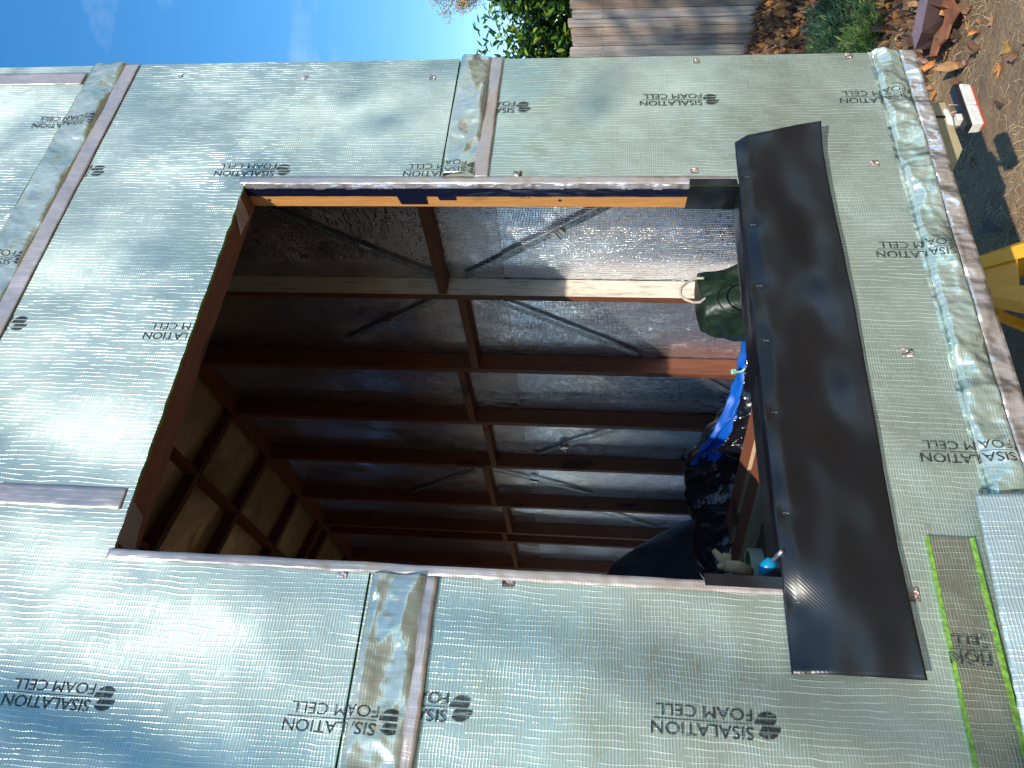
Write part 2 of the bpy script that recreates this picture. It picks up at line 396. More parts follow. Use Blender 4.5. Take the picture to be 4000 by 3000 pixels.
# side wall skin, turning the corner
sk = MB(); sk.box(XR - 0.006, XR, 0.007, LEN, 0.70, zroof(XR) + .1)
part('foil_sheet', sk.me('foil_sheet', FOIL2), house, 'foil sheet on the side wall past the corner')
sk = MB(); sk.box(-0.02 + PX0, PX0 - .001, -.0, 2.3, 0.70, zroof(PX0) + .1); sk.box(PX0 - .02, PX0 - .001, 2.3, 5.0, .70, .95)
sk.box(PX0 - .02, PX0 - .001, 2.3, 5.0, 2.5, zroof(PX0) + .1); sk.box(PX0 - .02, PX0 - .001, 5.0, LEN, .70, zroof(PX0) + .1)
part('foil_sheet', sk.me('foil_sheet', FOIL2), house, 'foil sheet on the far long side with an opening')
sk = MB()
for q_ in ((PX0, 0.0, .70, 3.8), (1.35, XR - .007, .70, 3.8), (0.0001, 1.3499, .70, .95), (0.0001, 1.3499, 2.3, 3.8)): sk.box(q_[0], q_[1], LEN - .01, LEN, q_[2], q_[3]); part('foil_sheet', sk.me('foil_sheet', FOIL2), house, 'foil sheet on the end wall')  # the opening left in this wall is unseen, added to brighten the far foil bays

# crumpled thin flaps hanging from each foam edge over the sheet below
def crum(x, z, amp=1.0, seed=0.0):
    wx = x + 0.05 * ns(x * 4, z * 4, 7 + seed); wz = z + 0.04 * ns(x * 5, z * 3, 4 + seed)
    a = vor(wx * 6 + 5 * wz, wz * 11 - 3 * wx, seed); b = vor(wx * 26, wz * 22 + 5 * wx, seed + 4)
    return amp * (0.024 * (a - .25) + 0.0045 * (b - .35)) 
def flap(x0, x1, z0, z1, seed, depth=0.008, amp=1.0, mt=None):
    def fn(a, b):
        x = x0 + (x1 - x0) * a; z = z0 + (z1 - z0) * b
        e = min(1, b / 0.12, (1 - b) / 0.12) ** 0.6 if 0 < b < 1 else 0
        y = -0.0035 - 0.0022 * math.sin(b * math.pi) - max(-0.0, 0.001 + crum(x, z, amp, seed)) * e * 1.0
        return (x, min(y, -0.0026), z + 0.001 * ns(x * 30, 0, seed))
    me = grid('foil_flap', fn, int((x1 - x0) / 0.0045), int((z1 - z0) / 0.0045), mt or FLAP); return me, fn
FL = []
for (x0, x1, z0, z1, sd_, am, lb) in ((1.575, XR, 1.935, 2.034, 1.0, 1.15, 'crumpled foil overlap right of the window'),
                              (PX0, 0.441, 1.918, 2.030, 5.0, 1.3, 'crumpled foil overlap left of the window'),
                              (PX0, XR, 3.160, 3.272, 9.0, 1.0, 'crumpled foil overlap above the window'),
                              (0.60, XR, 0.712, 0.790, 13.0, 1.25, 'crumpled foil overlap along the bottom edge')):
    me, fn = flap(x0, x1, z0, z1, sd_, amp=am, mt=FLAPB if z0 < 1 else FLAP); o = solidify(part('foil_flap', me, house, lb), 0.0006, 1); FL.append((x0, x1, z0, z1, fn, o))
# base board of foil under the lowest flap
def basefn(a, b):
    x = PX0 + (XR - PX0) * a; z = 0.664 + 0.135 * b
    return (x, -0.001 - 0.0015 * ns(x * 9, z * 12, 5) - (0.004 * max(0, ns(x * 6, 0, 3)) if b < .4 else 0), z)
part('foil_skirt', grid('foil_skirt', basefn, 500, 26, FLAPB), house, 'bright foil skirt at the foot of the wall')
fr = MB(); fr.box(PX0, XR - .007, 0.0075, 0.045, 0.668, 0.90); part('bottom_plate', fr.me('bottom_plate', W_HEAD), house)

# ------------------------------------------------------------------ tapes
def tape(x0, x1, z0, z1, y=-0.0045, mt=None, wob=0.0018, label=None, par=None, name='tape_strip', wr=0.0012):
    ver = (z1 - z0) > (x1 - x0)
    sd_ = random.random() * 50
    def fn(a, b):
        x = x0 + (x1 - x0) * a; z = z0 + (z1 - z0) * b
        if ver:
            if a in (0, 1): x += wob * ns(z * 9, sd_, a)
        else:
            if b in (0, 1): z += wob * ns(x * 9, sd_, b)
        return (x, y - wr * abs(ns(x * 30, z * 30, sd_)) - 0.0005, z)
    nu = max(3, int((x1 - x0) / 0.008)); nv = max(3, int((z1 - z0) / 0.008))
    return solidify(part(name, grid(name, fn, nu, nv, mt or TAPE), par or house, label), 0.0008, 1)
tape(PX0, XR, 3.112, 3.166, -0.004, label='long tape strip above the window')
tape(1.575, XR, 1.900, 1.942, -0.0045, label='tape strip right of the window')
tape(PX0, 0.441, 1.912, 1.934, -0.0045, label='tape strip left of the window')
tape(PX0, 0.44, 1.896, 1.922, -0.0058)
tape(0.60, XR, 0.668, 0.712, -0.008, label='foil tape along the bottom edge', mt=TAPEB)
tape(1.546, 1.575, 1.19, 2.622, -0.004, label='tape down the right side of the window', wr=0.002)
tape(0.441, 0.4628, 1.19, 2.612, -0.004, label='tape down the left side of the window', wr=0.002)
tape(0.552, 0.602, 2.622, 3.10, -0.003, label='upright tape joint above the window')
tape(2.002, 2.060, 3.285, 3.80, -0.003, label='upright tape near the corner above')
# turned-in foil at the right jamb: a bright crinkled edge and dark film, then honey pine
def roll(a, b):
    z = WZ0 + 0.125 + (WZ1 - WZ0 - 0.125) * b; t = a * math.pi / 2
    rr = 0.004 + 0.0022 * ns(z * 22, a * 2, 1)
    return (WX1 - 0.0008 - rr * math.sin(t) - 0.0015 * abs(ns(z * 60, a * 5, 2)), -0.006 + 0.014 * a + rr * (1 - math.cos(t)) * 0.3, z)
part('tape_strip', grid('tape_strip', roll, 8, 300, TAPEB), house, 'bright crinkled tape edge turned into the window')
def film(a, b):
    z = WZ0 + (WZ1 - WZ0) * b
    return (WX1 - 0.0052 - 0.002 * abs(ns(z * 14, a * 3, 4)), 0.006 + 0.030 * a + 0.0012 * ns(z * 8, 0, a), z)
part('window_film', grid('window_film', film, 6, 160, NAVY), house, 'dark shiny film lining the right jamb')
def jamb_box(x0, x1, y0, y1, z0, z1, mt, name='jamb', lb=None):
    b = MB(); b.box(x0, x1, y0, y1, z0, z1); return part(name, b.me(name, mt, bev=0.0012), house, lb)
jb = jamb_box(WX1, WX1 + 0.045, 0.0092, 0.082, WZ0 - .1, WZ1 + 0.04, W_JAMB, 'jamb', 'honey coloured pine stud at the right of the window')
jamb_box(WX0 - 0.045, WX0, 0.0092, 0.090, WZ0 - .1, WZ1 + 0.04, W_STUD, 'jamb', 'dark pine stud at the left of the window')
jamb_box(WX0, WX1, 0.0095, 0.090, WZ1 + 0.001, WZ1 + 0.09, W_HEAD, 'window_head')
jamb_box(WX0, WX1, 0.008, 0.088, WZ0 - 0.05, WZ0 - .006, W_STUD, 'window_sill')
for (z0, z1, y1) in ((2.085, 2.17, 0.072), (2.00, 2.055, 0.056)):
    b = MB(); b.prism([(WX1 - .0075, .004, z0), (WX1 - .0012, y1, z0 - .006), (WX1 - .0012, y1, z1 - .012), (WX1 - .0075, .004, z1)], (.0006, 0, 0))
    part('tape_patch', b.me('tape_patch', NAVY), house, 'dark glossy tape tab stuck onto the pine jamb')
# nail heads / plug in the jamb
for z in (1.70, 2.55):
    b = MB(); b.tube([(WX1 - .0015, .056, z), (WX1 + .002, .056, z)], .0045, 12); part('screw', b.me('screw', HOLE), jb)
# tape bits at the head corners
b = MB(); b.prism([(1.50, -.002, 2.6045), (1.44, .008, 2.6045), (1.41, .06, 2.6045), (1.49, .075, 2.6045)], (0, 0, -.0008))
part('tape_patch', b.me('tape_patch', TAPE), house, 'wrinkled tape bit under the window head')
b = MB(); b.prism([(.58, -.0, 2.6045), (.48, .002, 2.6045), (.47, .075, 2.6045), (.56, .06, 2.6045)], (0, 0, -.0008))
part('tape_patch', b.me('tape_patch', TAPE), house, 'wrinkled tape bit at the left corner of the window head')

# black damp course strip stapled below the window, folded over the sill
def strip(a, b):
    x = 0.296 + (1.700 + 0.042 * (1 - b) - 0.296) * a
    zt = 1.219; zb = 0.990 + 0.004 * math.sin(a * 9)
    z = zb + (zt - zb) * b - 0.006 * (math.sin(a * math.pi) if b > .9 else 0) * 0
    bul = 0.010 + 0.006 * ns(x * 3.1, z * 4, 3) + 0.004 * ns(x * 8, z * 7, 5) + 0.012 * (1 - b) * (0.5 + 0.5 * math.sin(x * 5))
    if a > .93: bul += 0.02 * ((a - .93) / .07) ** 2
    if b > 0.86: bul *= (1 - b) / 0.14 * 0.75 + 0.25
    # puckers at the staples
    for sx in STX: bul -= 0.006 * math.exp(-((x - sx) ** 2) / 0.0006 - ((z - 1.198) ** 2) / 0.0005)
    return (x, -0.004 - max(0.0015, bul), z)
STX = [at(u, v, 1, -.01).x for u, v in ((1606, 383), (1617, 487), (1632, 618), (1645, 735), (1658, 890), (1680, 1108), (1697, 1300))]
fl = part('sill_flashing', grid('sill_flashing', strip, 150, 44, BLACK), house, 'wide black plastic strip stapled under the window opening')
solidify(fl, 0.0012, 1)
def lip(a, b):
    x = WX0 + .002 + (WX1 - WX0 - .004) * a
    t = b * 0.10
    y = -0.006 + t; z = 1.2185 + 0.0015 * ns(x * 6, 2, b) - (0.003 if b < .12 else 0)
    return (x, y, z)
lp = part('sill_lining', grid('sill_lining', lip, 60, 10, BLACK), house, 'black plastic folded over the window sill'); solidify(lp, .0012, 1)
for (xa, xb, ya, yb) in ((WX1 - .006, WX1 + .016, 0, 0), (WX0 - .016, WX0 + .004, 0, 0)):
    right = xa > 1
    b = MB()
    if right:
        b.prism([(WX1 - .0062, -.004, 1.215), (WX1 - .0062, .083, 1.215), (WX1 - .0062, .083, 1.352), (WX1 - .0062, -.004, 1.348)], (.0008, 0, 0))
        b.prism([(WX1 - .0065, -.0075, 1.222), (WX1 - .0065, -.0075, 1.350), (WX1 + .017, -.0075, 1.348), (WX1 + .017, -.0075, 1.224)], (0, -.0008, 0))
    else:
        b.prism([(.452, -.0075, 1.218), (.452, -.0075, 1.366), (.4755, -.0075, 1.368), (.4755, -.0075, 1.218)], (0, -.0008, 0))
    part('sill_lining', b.me('sill_lining', BLACK), house, 'black plastic tab turned up the %s side of the sill' % ('right' if right else 'left'))
for i, sx in enumerate(STX):
    b = MB(); z = 1.196; y = strip((sx - .296) / (1.70 - .296), (z - .99) / .229)[1] - .002
    b.tube([(sx - .001, y + .004, z - .006), (sx, y - .001, z - .005), (sx + .0015, y - .001, z + .005), (sx + .001, y + .004, z + .006)], .0011, 6)
    part('staple', b.me('staple', STEEL), fl)

# tape patches over the nails
for (u, v, s, pale) in ((1832, 122, 14, 0), (1503, 133, 9, 0), (934, 170, 10, 1), (1118, 377, 16, 0), (1499, 370, 11, 0), (1888, 355, 18, 0), (1960, 765, 22, 0), (1969, 1285, 24, 0),
                        (1552, 1268, 14, 0), (1098, 1256, 20, 0), (741, 1237, 14, 1), (150, 740, 12, 1), (303, 401, 12, 1), (390, 165, 8, 1), (658, 169, 8, 1), (672, 720, 12, 1), (405, 768, 10, 1)):
    c = at(u, v, 1, 0); h = 0.007 + 0.006 * (s / 24); sd_ = u * .1
    if WX0 - .01 < c.x < WX1 + .02 and c.z > WZ0: continue
    def fn(a, b, c=c, h=h, sd_=sd_):
        q = (a - .5) ** 2 + (b - .5) ** 2
        return (c.x + (a - .5) * 2 * h + .001 * ns(b * 4, sd_, 0), -.0035 - .0015 * ns(a * 5, b * 5, sd_) - .004 * math.exp(-q * 60) + .003 * math.exp(-q * 14), c.z + (b - .5) * 2 * h + .001 * ns(a * 4, sd_, 1))
    solidify(part('tape_patch', grid('tape_patch', fn, 16, 16, PATCHP if pale else PATCH), house), .0006, 1)

# ------------------------------------------------------------------ the printed marks
def text_polys(body, width, height, bold=0.0):
    cu = bpy.data.curves.new('t', 'FONT'); cu.body = body; cu.size = 1; cu.offset = bold; cu.resolution_u = 3
    o = bpy.data.objects.new('t', cu); COL.objects.link(o)
    bpy.context.view_layer.update()
    me = bpy.data.meshes.new_from_object(o.evaluated_get(bpy.context.evaluated_depsgraph_get()))
    V = [v.co.copy() for v in me.vertices]; F = [tuple(p.vertices) for p in me.polygons]
    bpy.data.objects.remove(o); bpy.data.curves.remove(cu); bpy.data.meshes.remove(me)
    x0 = min(v.x for v in V); x1 = max(v.x for v in V); y0 = min(v.y for v in V); y1 = max(v.y for v in V)
    return [((v.x - x0) / (x1 - x0) * width, (v.y - y0) / (y1 - y0) * height) for v in V], F
def logo_flat():
    """the mark drawn flat: s along the line (0 = start), t up the letters; two lines with a rule and a striped round badge"""
    V = []; F = []
    def add(v, f, ds, dt):
        n = len(V); V.extend((p[0] + ds, p[1] + dt) for p in v); F.extend(tuple(n + i for i in q) for q in f)
    v, f = text_polys('SISALATION', 0.180, 0.0215, 0.004); add(v, f, 0.048, 0.0335)
    v, f = text_polys('FOAM CELL', 0.170, 0.0205, 0.0); add(v, f, 0.048, 0.0035)
    add([(0.048, .0278), (.224, .0278), (.224, .0292), (.048, .0292)], [(0, 1, 2, 3)], 0, 0)
    r = 0.0225; cx, cy = 0.0225, 0.029
    def band(t0, t1, lo, hi, n=10):
        vs = []; fs = []
        for i in range(n + 1):
            t = t0 + (t1 - t0) * i / n; hw = math.sqrt(max(0, 1 - t * t))
            vs += [(cx + r * max(-hw, lo(t)), cy + r * t), (cx + r * min(hw, hi(t)), cy + r * t)]
            if i: fs.append((2 * i - 2, 2 * i - 1, 2 * i + 1, 2 * i))
        add(vs, fs, 0, 0)
    band(.60, 1, lambda t: -9, lambda t: 9)
    band(.10, .46, lambda t: -9, lambda t: .55 + .5 * (t - .28))
    band(-.44, -.06, lambda t: -.62 + .5 * (t + .25), lambda t: 9)
    band(-1, -.60, lambda t: -9, lambda t: 9)
    return V, F
LV, LF = logo_flat()
def yat(x, z):
    y = -0.0028
    for (x0, x1, z0, z1, fn, o) in FL:
        if x0 <= x <= x1 and z0 <= z <= z1: y = min(y, fn((x - x0) / (x1 - x0), (z - z0) / (z1 - z0))[1] - .0012)
    return y
def logo(xc, zs, clip=None, sheet_o=None, onflap=None):
    """badge at height zs, line running up the wall; letter tops point to the left. clip = (zmin, zmax)"""
    bm = bmesh.new(); vs = [bm.verts.new((xc + 0.029 - t, 0, zs + s)) for s, t in LV]
    for f in LF:
        try: bm.faces.new([vs[i] for i in f])
        except ValueError: pass
    def cut(co, no, clear=False):
        g_ = bm.verts[:] + bm.edges[:] + bm.faces[:]
        bmesh.ops.bisect_plane(bm, geom=g_, plane_co=co, plane_no=no, clear_outer=clear)
    if clip:
        if clip[0] is not None: cut((0, 0, clip[0]), (0, 0, -1), True)
        if clip[1] is not None: cut((0, 0, clip[1]), (0, 0, 1), True)
    if onflap:
        z = onflap[0]
        while z < onflap[1]: cut((0, 0, z), (0, 0, 1)); z += .004
        x = xc - .034
        while x < xc + .034: cut((x, 0, 0), (1, 0, 0)); x += .004
    for v in bm.verts: v.co.y = yat(v.co.x, v.co.z)
    me = bpy.data.meshes.new('printed_mark'); bm.to_mesh(me); bm.free(); me.materials.append(INK)
    if len(me.vertices) == 0: return
    return part('printed_mark', me, sheet_o or s_up)
# lower sheet marks
logo(0.206, 1.247, sheet_o=s_low); logo(1.894, 1.250, sheet_o=s_low)
logo(0.198, 1.800, (None, 1.900), s_low); logo(1.869, 1.800, (None, 1.902), s_low)
for x, z in ((1.897, .682), (1.322, .676), (.765, .678)):
    logo(x, z, (.714, None), s_low, (.71, .795))
# upper sheet marks
logo(1.604, 1.917, (1.944, None), s_up, (1.93, 2.036)); logo(0.165, 1.925, (1.936, None), s_up, (1.915, 2.036))
logo(1.606, 2.480, None, s_up); logo(0.170, 2.492, None, s_up)
logo(1.031, 2.500, (2.6125, None), s_up)
logo(1.604, 3.053, (None, 3.110), s_up); logo(1.045, 3.058, (None, 3.110), s_up)
logo(0.170, 3.06, (None, 3.11), s_up)
# top sheet
logo(1.820, 3.146, (3.168, None), s_top, (3.16, 3.276)); logo(1.259, 3.140, (3.168, None), s_top, (3.16, 3.276))
logo(0.70, 3.146, (3.168, None), s_top, (3.16, 3.276))

# patch piece lower left: a second sheet overlapping, with raw green foam edges
part('foil_sheet', sheet('foil_sheet', PX0, 0.573, 0.846, 0.927, -0.010, 0.006, material=STRIPF, holes=False), house, 'narrow foil strip with bright green cut edges')

for (z, dz) in ((.9275, .004), (.842, .009)):
    b = MB()
    for i in range(100):
        x0 = PX0 + (0.573 - PX0) * i / 100; x1 = PX0 + (.573 - PX0) * (i + 1) / 100
        j = .0015 * ns(x0 * 60, z * 9, 0); j1 = .0015 * ns(x1 * 60, z * 9, 0)
        b.hexa([(x0, -.0115, z), (x1, -.0115, z), (x1, -.001, z), (x0, -.001, z), (x0, -.0115 - j, z + dz + j), (x1, -.0115 - j1, z + dz + j1), (x1, -.001, z + dz + j1), (x0, -.001, z + dz + j)])
    part('foam_edge', b.me('foam_edge', GREEN), house, 'bright green foam edge at the %s of the cut strip' % ('top' if z > .9 else 'bottom'))
ink2 = logo(0.356, .712, (.868, None), s_low)
for v in ink2.data.vertices: v.co.y = -.0175
def bl(a, b):
    z = .55 + (.832 + .042 * min(1, (1 - a) * 1.15) - .55) * b + (.002 * ns(a * 60, 3, 0) if b == 1 else 0); x = -.4 + (.655 + .4) * a
    return (x, -.030 - .045 * (1 - b) - .006 * ns(x * 3, z * 4, 1), z)
o = solidify(part('foil_offcut', grid('foil_offcut', bl, 120, 40, [FOIL2]), house, 'blue tinted foil sheet hanging loose at the lower left corner'), .006, 1)
def tornfn(a, b):
    x = .60 + .14 * a; z = .60 + .125 * b * (1 - .5 * a)
    return (x + .03 * b, -.02 - .03 * (1 - b) - .02 * abs(ns(a * 3, b * 3, 2)) - .02 * a * (1 - b), z)
part('foil_offcut', grid('foil_offcut', tornfn, 30, 30, TAPEB), house, 'torn bright scrap of foil curling off the bottom edge')

def note(body, org, sdir, tdir, wdt, hgt, par):
    v, f = text_polys(body, wdt, hgt, -.015); sdir = Vector(sdir); tdir = Vector(tdir)
    part('pencil_note', mesh('pencil_note', [Vector(org) + sdir * a + tdir * (b_ + .0015 * math.sin(a * 400)) for a, b_ in v], f, PENCIL), par)
PENCIL = simple('pencil', (.10, .06, .035), .7)
q = at(1124, 430, 0, WX1 - .0006)
note('JACK', q, (0, 0, -1), (0, -1, 0), .030, .010, jb)

# ------------------------------------------------------------------ inside: right hand stud wall
XS, XF = 1.998, 2.088
SY = [1.050, 1.634, 2.180, 2.750, 3.388, 3.917, 4.105, 4.75, 5.4]
SY = [y * 1.0274 for y in SY]
studs = []
for i, y in enumerate([.09] + SY):
    b = MB(); b.box(XS, XF, y, y + 0.035, .80, 3.66)
    m_ = [W_STUD, PRIMED]
    me = b.me('stud', m_, bev=0.0015)
    if i == 1:
        for p in me.polygons:
            if p.normal.y < -.9: p.material_index = 1
    studs.append(part('stud', me, house, ('pine stud with a white primed face' if i == 1 else None)))
for tx_, (u, v_q), wd_ in (('STAIR', (1141, 613), .032), ('KING', (1140, 607), .026), ('2592', (1108, 608), .026)):
    q = at(u, v_q, 1, SY[0] - .0006); note(tx_, q, (0, 0, 1), (-1, 0, 0), wd_, .011, studs[1])
ng = [2.266, 2.192, 2.274, 2.209, 2.27, 2.20, 2.25, 2.21, 2.26]
allY = [.09] + SY
for i, z in enumerate(ng):
    b = MB(); b.box(XS + .001, XF - .001, allY[i] + .0352, allY[i + 1] - .0002, z - .036, z)
    part('nogging', b.me('nogging', W_NOG, bev=.0015), house)
# foil lining seen between the studs (two laps)
def inner(y0, y1, z0, z1, off, mt=None):
    def fn(a, b):
        y = y0 + (y1 - y0) * a; z = z0 + (z1 - z0) * b
        return (XF + .004 - off + .0015 * ns(y * 5, z * 3, 1), y, z)
    return grid('inner_foil', fn, 160, 60, mt or INFOIL)
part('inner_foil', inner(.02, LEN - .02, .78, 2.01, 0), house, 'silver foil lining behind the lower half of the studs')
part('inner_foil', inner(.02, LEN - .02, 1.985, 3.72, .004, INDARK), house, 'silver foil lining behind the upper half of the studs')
b = MB(); b.box(XS - .001, XF + .001, .09, LEN - .05, 3.66, 3.695); part('top_plate', b.me('top_plate', W_NOG), house)
b = MB(); b.box(XS - .001, XF + .001, .09, LEN - .05, .765, .80); part('bottom_plate', b.me('bottom_plate', W_NOG), house)
# diagonal galvanised straps
def strap(p, q, ten=None, wid=.028):
    P, Q = Vector(p), Vector(q); d = (Q - P).normalized(); wv_ = Vector((0, -d.z, d.y)).normalized() * wid / 2
    if ten: T = Vector(ten)
    b = MB(); n = 40
    for i in range(n):
        a0 = P + (Q - P) * (i / n); a1 = P + (Q - P) * ((i + 1) / n)
        b.hexa([a0 - wv_, a1 - wv_, a1 - wv_ + Vector((.001, 0, 0)), a0 - wv_ + Vector((.001, 0, 0)), a0 + wv_, a1 + wv_, a1 + wv_ + Vector((.001, 0, 0)), a0 + wv_ + Vector((.001, 0, 0))])
    o = part('bracing_strap', b.me('bracing_strap', GALV), house)
    h = MB(); k = int((Q - P).length / .03)
    for i in range(k):
        c = P + (Q - P) * ((i + .5) / k) + wv_ * (.45 if i % 2 else -.45)
        h.tube([c + Vector((-.0012, 0, 0)), c + Vector((-.0004, 0, 0))], .0028, 8)
    part('punched_hole', h.me('punched_hole', HOLE), o)['kind'] = 'stuff'
    if ten:
        h = MB(); T = P + d * ((Vector(ten) - P).dot(d))
        h.prism([T - d * .028 - wv_ * 1.1, T + d * .028 - wv_ * 1.1, T + d * .022 + wv_ * 1.2, T - d * .022 + wv_ * 1.2], (-.014, 0, 0))
        h.tube([T + Vector((-.028, 0, 0)) - wv_ * 1.6, T + Vector((-.022, 0, 0)) + wv_ * 1.6], .004, 8)
        part('strap_tensioner', h.me('strap_tensioner', STEEL, bev=.002), o)
XT = 2.072
for (a, b_, tn) in (((560, 445), (940, 597), (785, 540)), ((1316, 445), (1003, 600), (1203, 497)), ((1045, 640), (1380, 768), None), ((960, 640), (745, 738), (842, 690)),
                    ((1370, 918), (1160, 982), (1220, 965)), ((1040, 1010), (1280, 1068), (1150, 1040)), ((1030, 1018), (880, 1066), None), ((1495, 803), (1640, 885), None), ((1250, 1095), (1420, 1140), None)):
    strap(at(*a, 0, XT), at(*b_, 0, XT), at(*tn, 0, XT) if tn else None)
# end wall framing
for i in range(5):
    x = (-.3, -.05, 1.36, 1.6, 1.85)[i]
    b = MB(); b.box(x, x + .045, LEN - .12, LEN - .03, .8, zroof(x) - .16); part('stud', b.me('stud', W_STUD), house)
b = MB()
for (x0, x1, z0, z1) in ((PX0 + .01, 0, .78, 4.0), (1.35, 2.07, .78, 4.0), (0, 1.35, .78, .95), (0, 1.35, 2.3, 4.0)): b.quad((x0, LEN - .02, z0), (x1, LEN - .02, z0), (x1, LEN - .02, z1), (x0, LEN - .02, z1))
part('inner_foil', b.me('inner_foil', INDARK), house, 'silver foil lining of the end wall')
# left wall lining with the opening opposite
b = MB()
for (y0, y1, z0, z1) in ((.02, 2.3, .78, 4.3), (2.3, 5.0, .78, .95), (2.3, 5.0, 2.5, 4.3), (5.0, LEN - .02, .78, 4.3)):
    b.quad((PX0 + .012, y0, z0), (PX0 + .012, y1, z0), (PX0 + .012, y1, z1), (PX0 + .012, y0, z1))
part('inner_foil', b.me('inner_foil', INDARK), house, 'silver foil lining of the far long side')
for y in (.1, .7, 1.3, 1.85, 2.25, 5.0, 5.6):
    b = MB(); b.box(PX0 + .02, PX0 + .11, y, y + .045, .8, 4.25); part('stud', b.me('stud', W_STUD), house)
# floor, deck
b = MB(); b.box(PX0 + .02, XR - .02, .03, LEN - .03, .70, .765); part('floor', b.me('floor', W_FLOOR), house)
# roof: rafters, lining, skin
for y in [.10] + SY + [6.05]:
    b = MB(); x0, x1 = PX0 + .02, XF
    b.hexa([(x0, y, zroof(x0) - .145), (x1, y, zroof(x1) - .145 + .09), (x1, y + .045, zroof(x1) - .145 + .09), (x0, y + .045, zroof(x0) - .145),
            (x0, y, zroof(x0)), (x1, y, zroof(x1)), (x1, y + .045, zroof(x1)), (x0, y + .045, zroof(x0))])
    part('rafter', b.me('rafter', W_RAFT, bev=.0015), house)
def roofn(a, b):
    x = PX0 + .01 + 2.53 * a; y = .02 + (LEN - .04) * b
    return (x, y, zroof(x) + .004 - .012 * math.sin(b * 33) ** 2)
part('roof_foil', grid('roof_foil', roofn, 60, 160, ROOFFOIL), house, 'foil lining under the rafters')
b = MB(); b.hexa([(PX0 - .1, -.01 + .02, zroof(PX0 - .1) + .02), (XR + .05, .01, zroof(XR + .05) + .02), (XR + .05, LEN + .05, zroof(XR + .05) + .02), (PX0 - .1, LEN + .05, zroof(PX0 - .1) + .02),
                 (PX0 - .1, .01, zroof(PX0 - .1) + .06), (XR + .05, .01, zroof(XR + .05) + .06), (XR + .05, LEN + .05, zroof(XR + .05) + .06), (PX0 - .1, LEN + .05, zroof(PX0 - .1) + .06)])
part('roof', b.me('roof', simple('roof_sheet', (.4, .42, .42), .5, .6)), house)
# roof battens seen across the rafter bays
for x in (1.60, 1.15, .75):
    for i in range(len(SY) - 1):
        b = MB(); z = zroof(x) - .07; b.box(x, x + .035, SY[i] + .046, SY[i + 1] - .001, z, z + .06)
        part('nogging', b.me('nogging', W_NOG), house)
# trailer chassis under the floor
b = MB()
b.box(PX0 + .05, 1.62, .10, .20, .60, .662); b.box(.0, .1, .2, LEN - .2, .56, .66); b.box(1.75, 1.85, .2, LEN - .2, .56, .66)
part('chassis', b.me('chassis', KHAKI), house)
b = MB(); pl = [at(2013 + 0, 220, 1, .05)]
def pq(x, y, Y=.055): return at((3500 + x / 4.424) / (4000 / 2212), (300 + y / 4.424) / (4000 / 2212), 1, Y)
P_ = [pq(570, 440, .10), pq(850, 440, .10), pq(900, 610, .10), pq(1150, 1250, .10), pq(1080, 1410, .10), pq(960, 1659, .10), pq(900, 1659, .10)]
P_ = [Vector((p.x, .10, min(p.z, .668))) for p in P_]; P_[0].z = .66; P_[-1].z = .667
b.prism(P_, (0, .006, 0)); b.box(1.66, P_[0].x, .01, .0995, .6625, .667)
part('trailer_bracket', b.me('trailer_bracket', KHAKI, bev=.001), house, 'dusty khaki steel plate of the trailer below the wall corner')

# ------------------------------------------------------------------ trailer lamp, hanging by its wires
lampT = thing('trailer_lamp', (1.97, .1, .50), 'white and red trailer lamp dangling by its wires under the wall corner', 'lamp')
LW = simple('lamp_clear_lens', (.72, .70, .66), .22, 0, .15, 60, .001, 200)
LR = simple('lamp_red_lens', (.55, .10, .05), .22, 0, .2, 60); LB = simple('lamp_black_base', (.012, .013, .018), .4)
def frame_hexa(b, x0, x1, y0, y1, z0, z1, tap=0.0):
    b.hexa([(x0 + tap, y0 + tap, z0), (x1 - tap, y0 + tap, z0), (x1 - tap, y1 - tap, z0), (x0 + tap, y1 - tap, z0), (x0, y0, z1), (x1, y0, z1), (x1, y1, z1), (x0, y1, z1)])
ax0, ax1 = 1.885, 2.068
b = MB(); frame_hexa(b, ax0, ax1, .090, .118, .510, .526); lb = part('base', b.me('base', LB, bev=.002), lampT)
b = MB(); frame_hexa(b, ax0 + .002, 1.972, .086, .124, .478, .5095, .002); part('lens', b.me('lens', LW, bev=.004), lampT)
b = MB(); frame_hexa(b, 1.975, ax1 - .002, .086, .124, .478, .5095, .002); part('lens', b.me('lens', LW, bev=.004), lampT)
b = MB(); frame_hexa(b, ax0 + .006, ax1 - .006, .090, .120, .467, .4775, .003); part('red_lens', b.me('red_lens', LR, bev=.003), lampT)
b = MB()
b.tube([(1.985, .10, .526), (1.99, .105, .535), (1.985, .1, .552)], .0022, 6); b.tube([(1.965, .11, .526), (1.955, .10, .538), (1.95, .1, .552)], .0022, 6)
part('wire', b.me('wire', simple('wire_pink', (.5, .3, .25), .5), True), lampT)
b = MB(); b.box(1.915, 1.94, .095, .12, .5265, .543); part('connector', b.me('connector', LW, bev=.002), lampT)
puck = thing('marker_lamp', (1.93, .09, .56), 'round white marker lamp under the khaki trailer plate', 'lamp')
b = MB()
pc = Vector((1.932, .11, .555))
b.tube([pc, pc + Vector((0, 0, .004)), pc + Vector((0, 0, .013)), pc + Vector((0, 0, .017))], [.048, .051, .051, .046], 28)
b.v = [(p[0], pc.y + (p[1] - pc.y) * .28, p[2]) for p in b.v]
part('lens', b.me('lens', LW, True), puck)
b = MB(); b.tube([pc + Vector((0, 0, .017)), pc + Vector((0, 0, .10))], .012, 10); part('stem', b.me('stem', LB), puck)

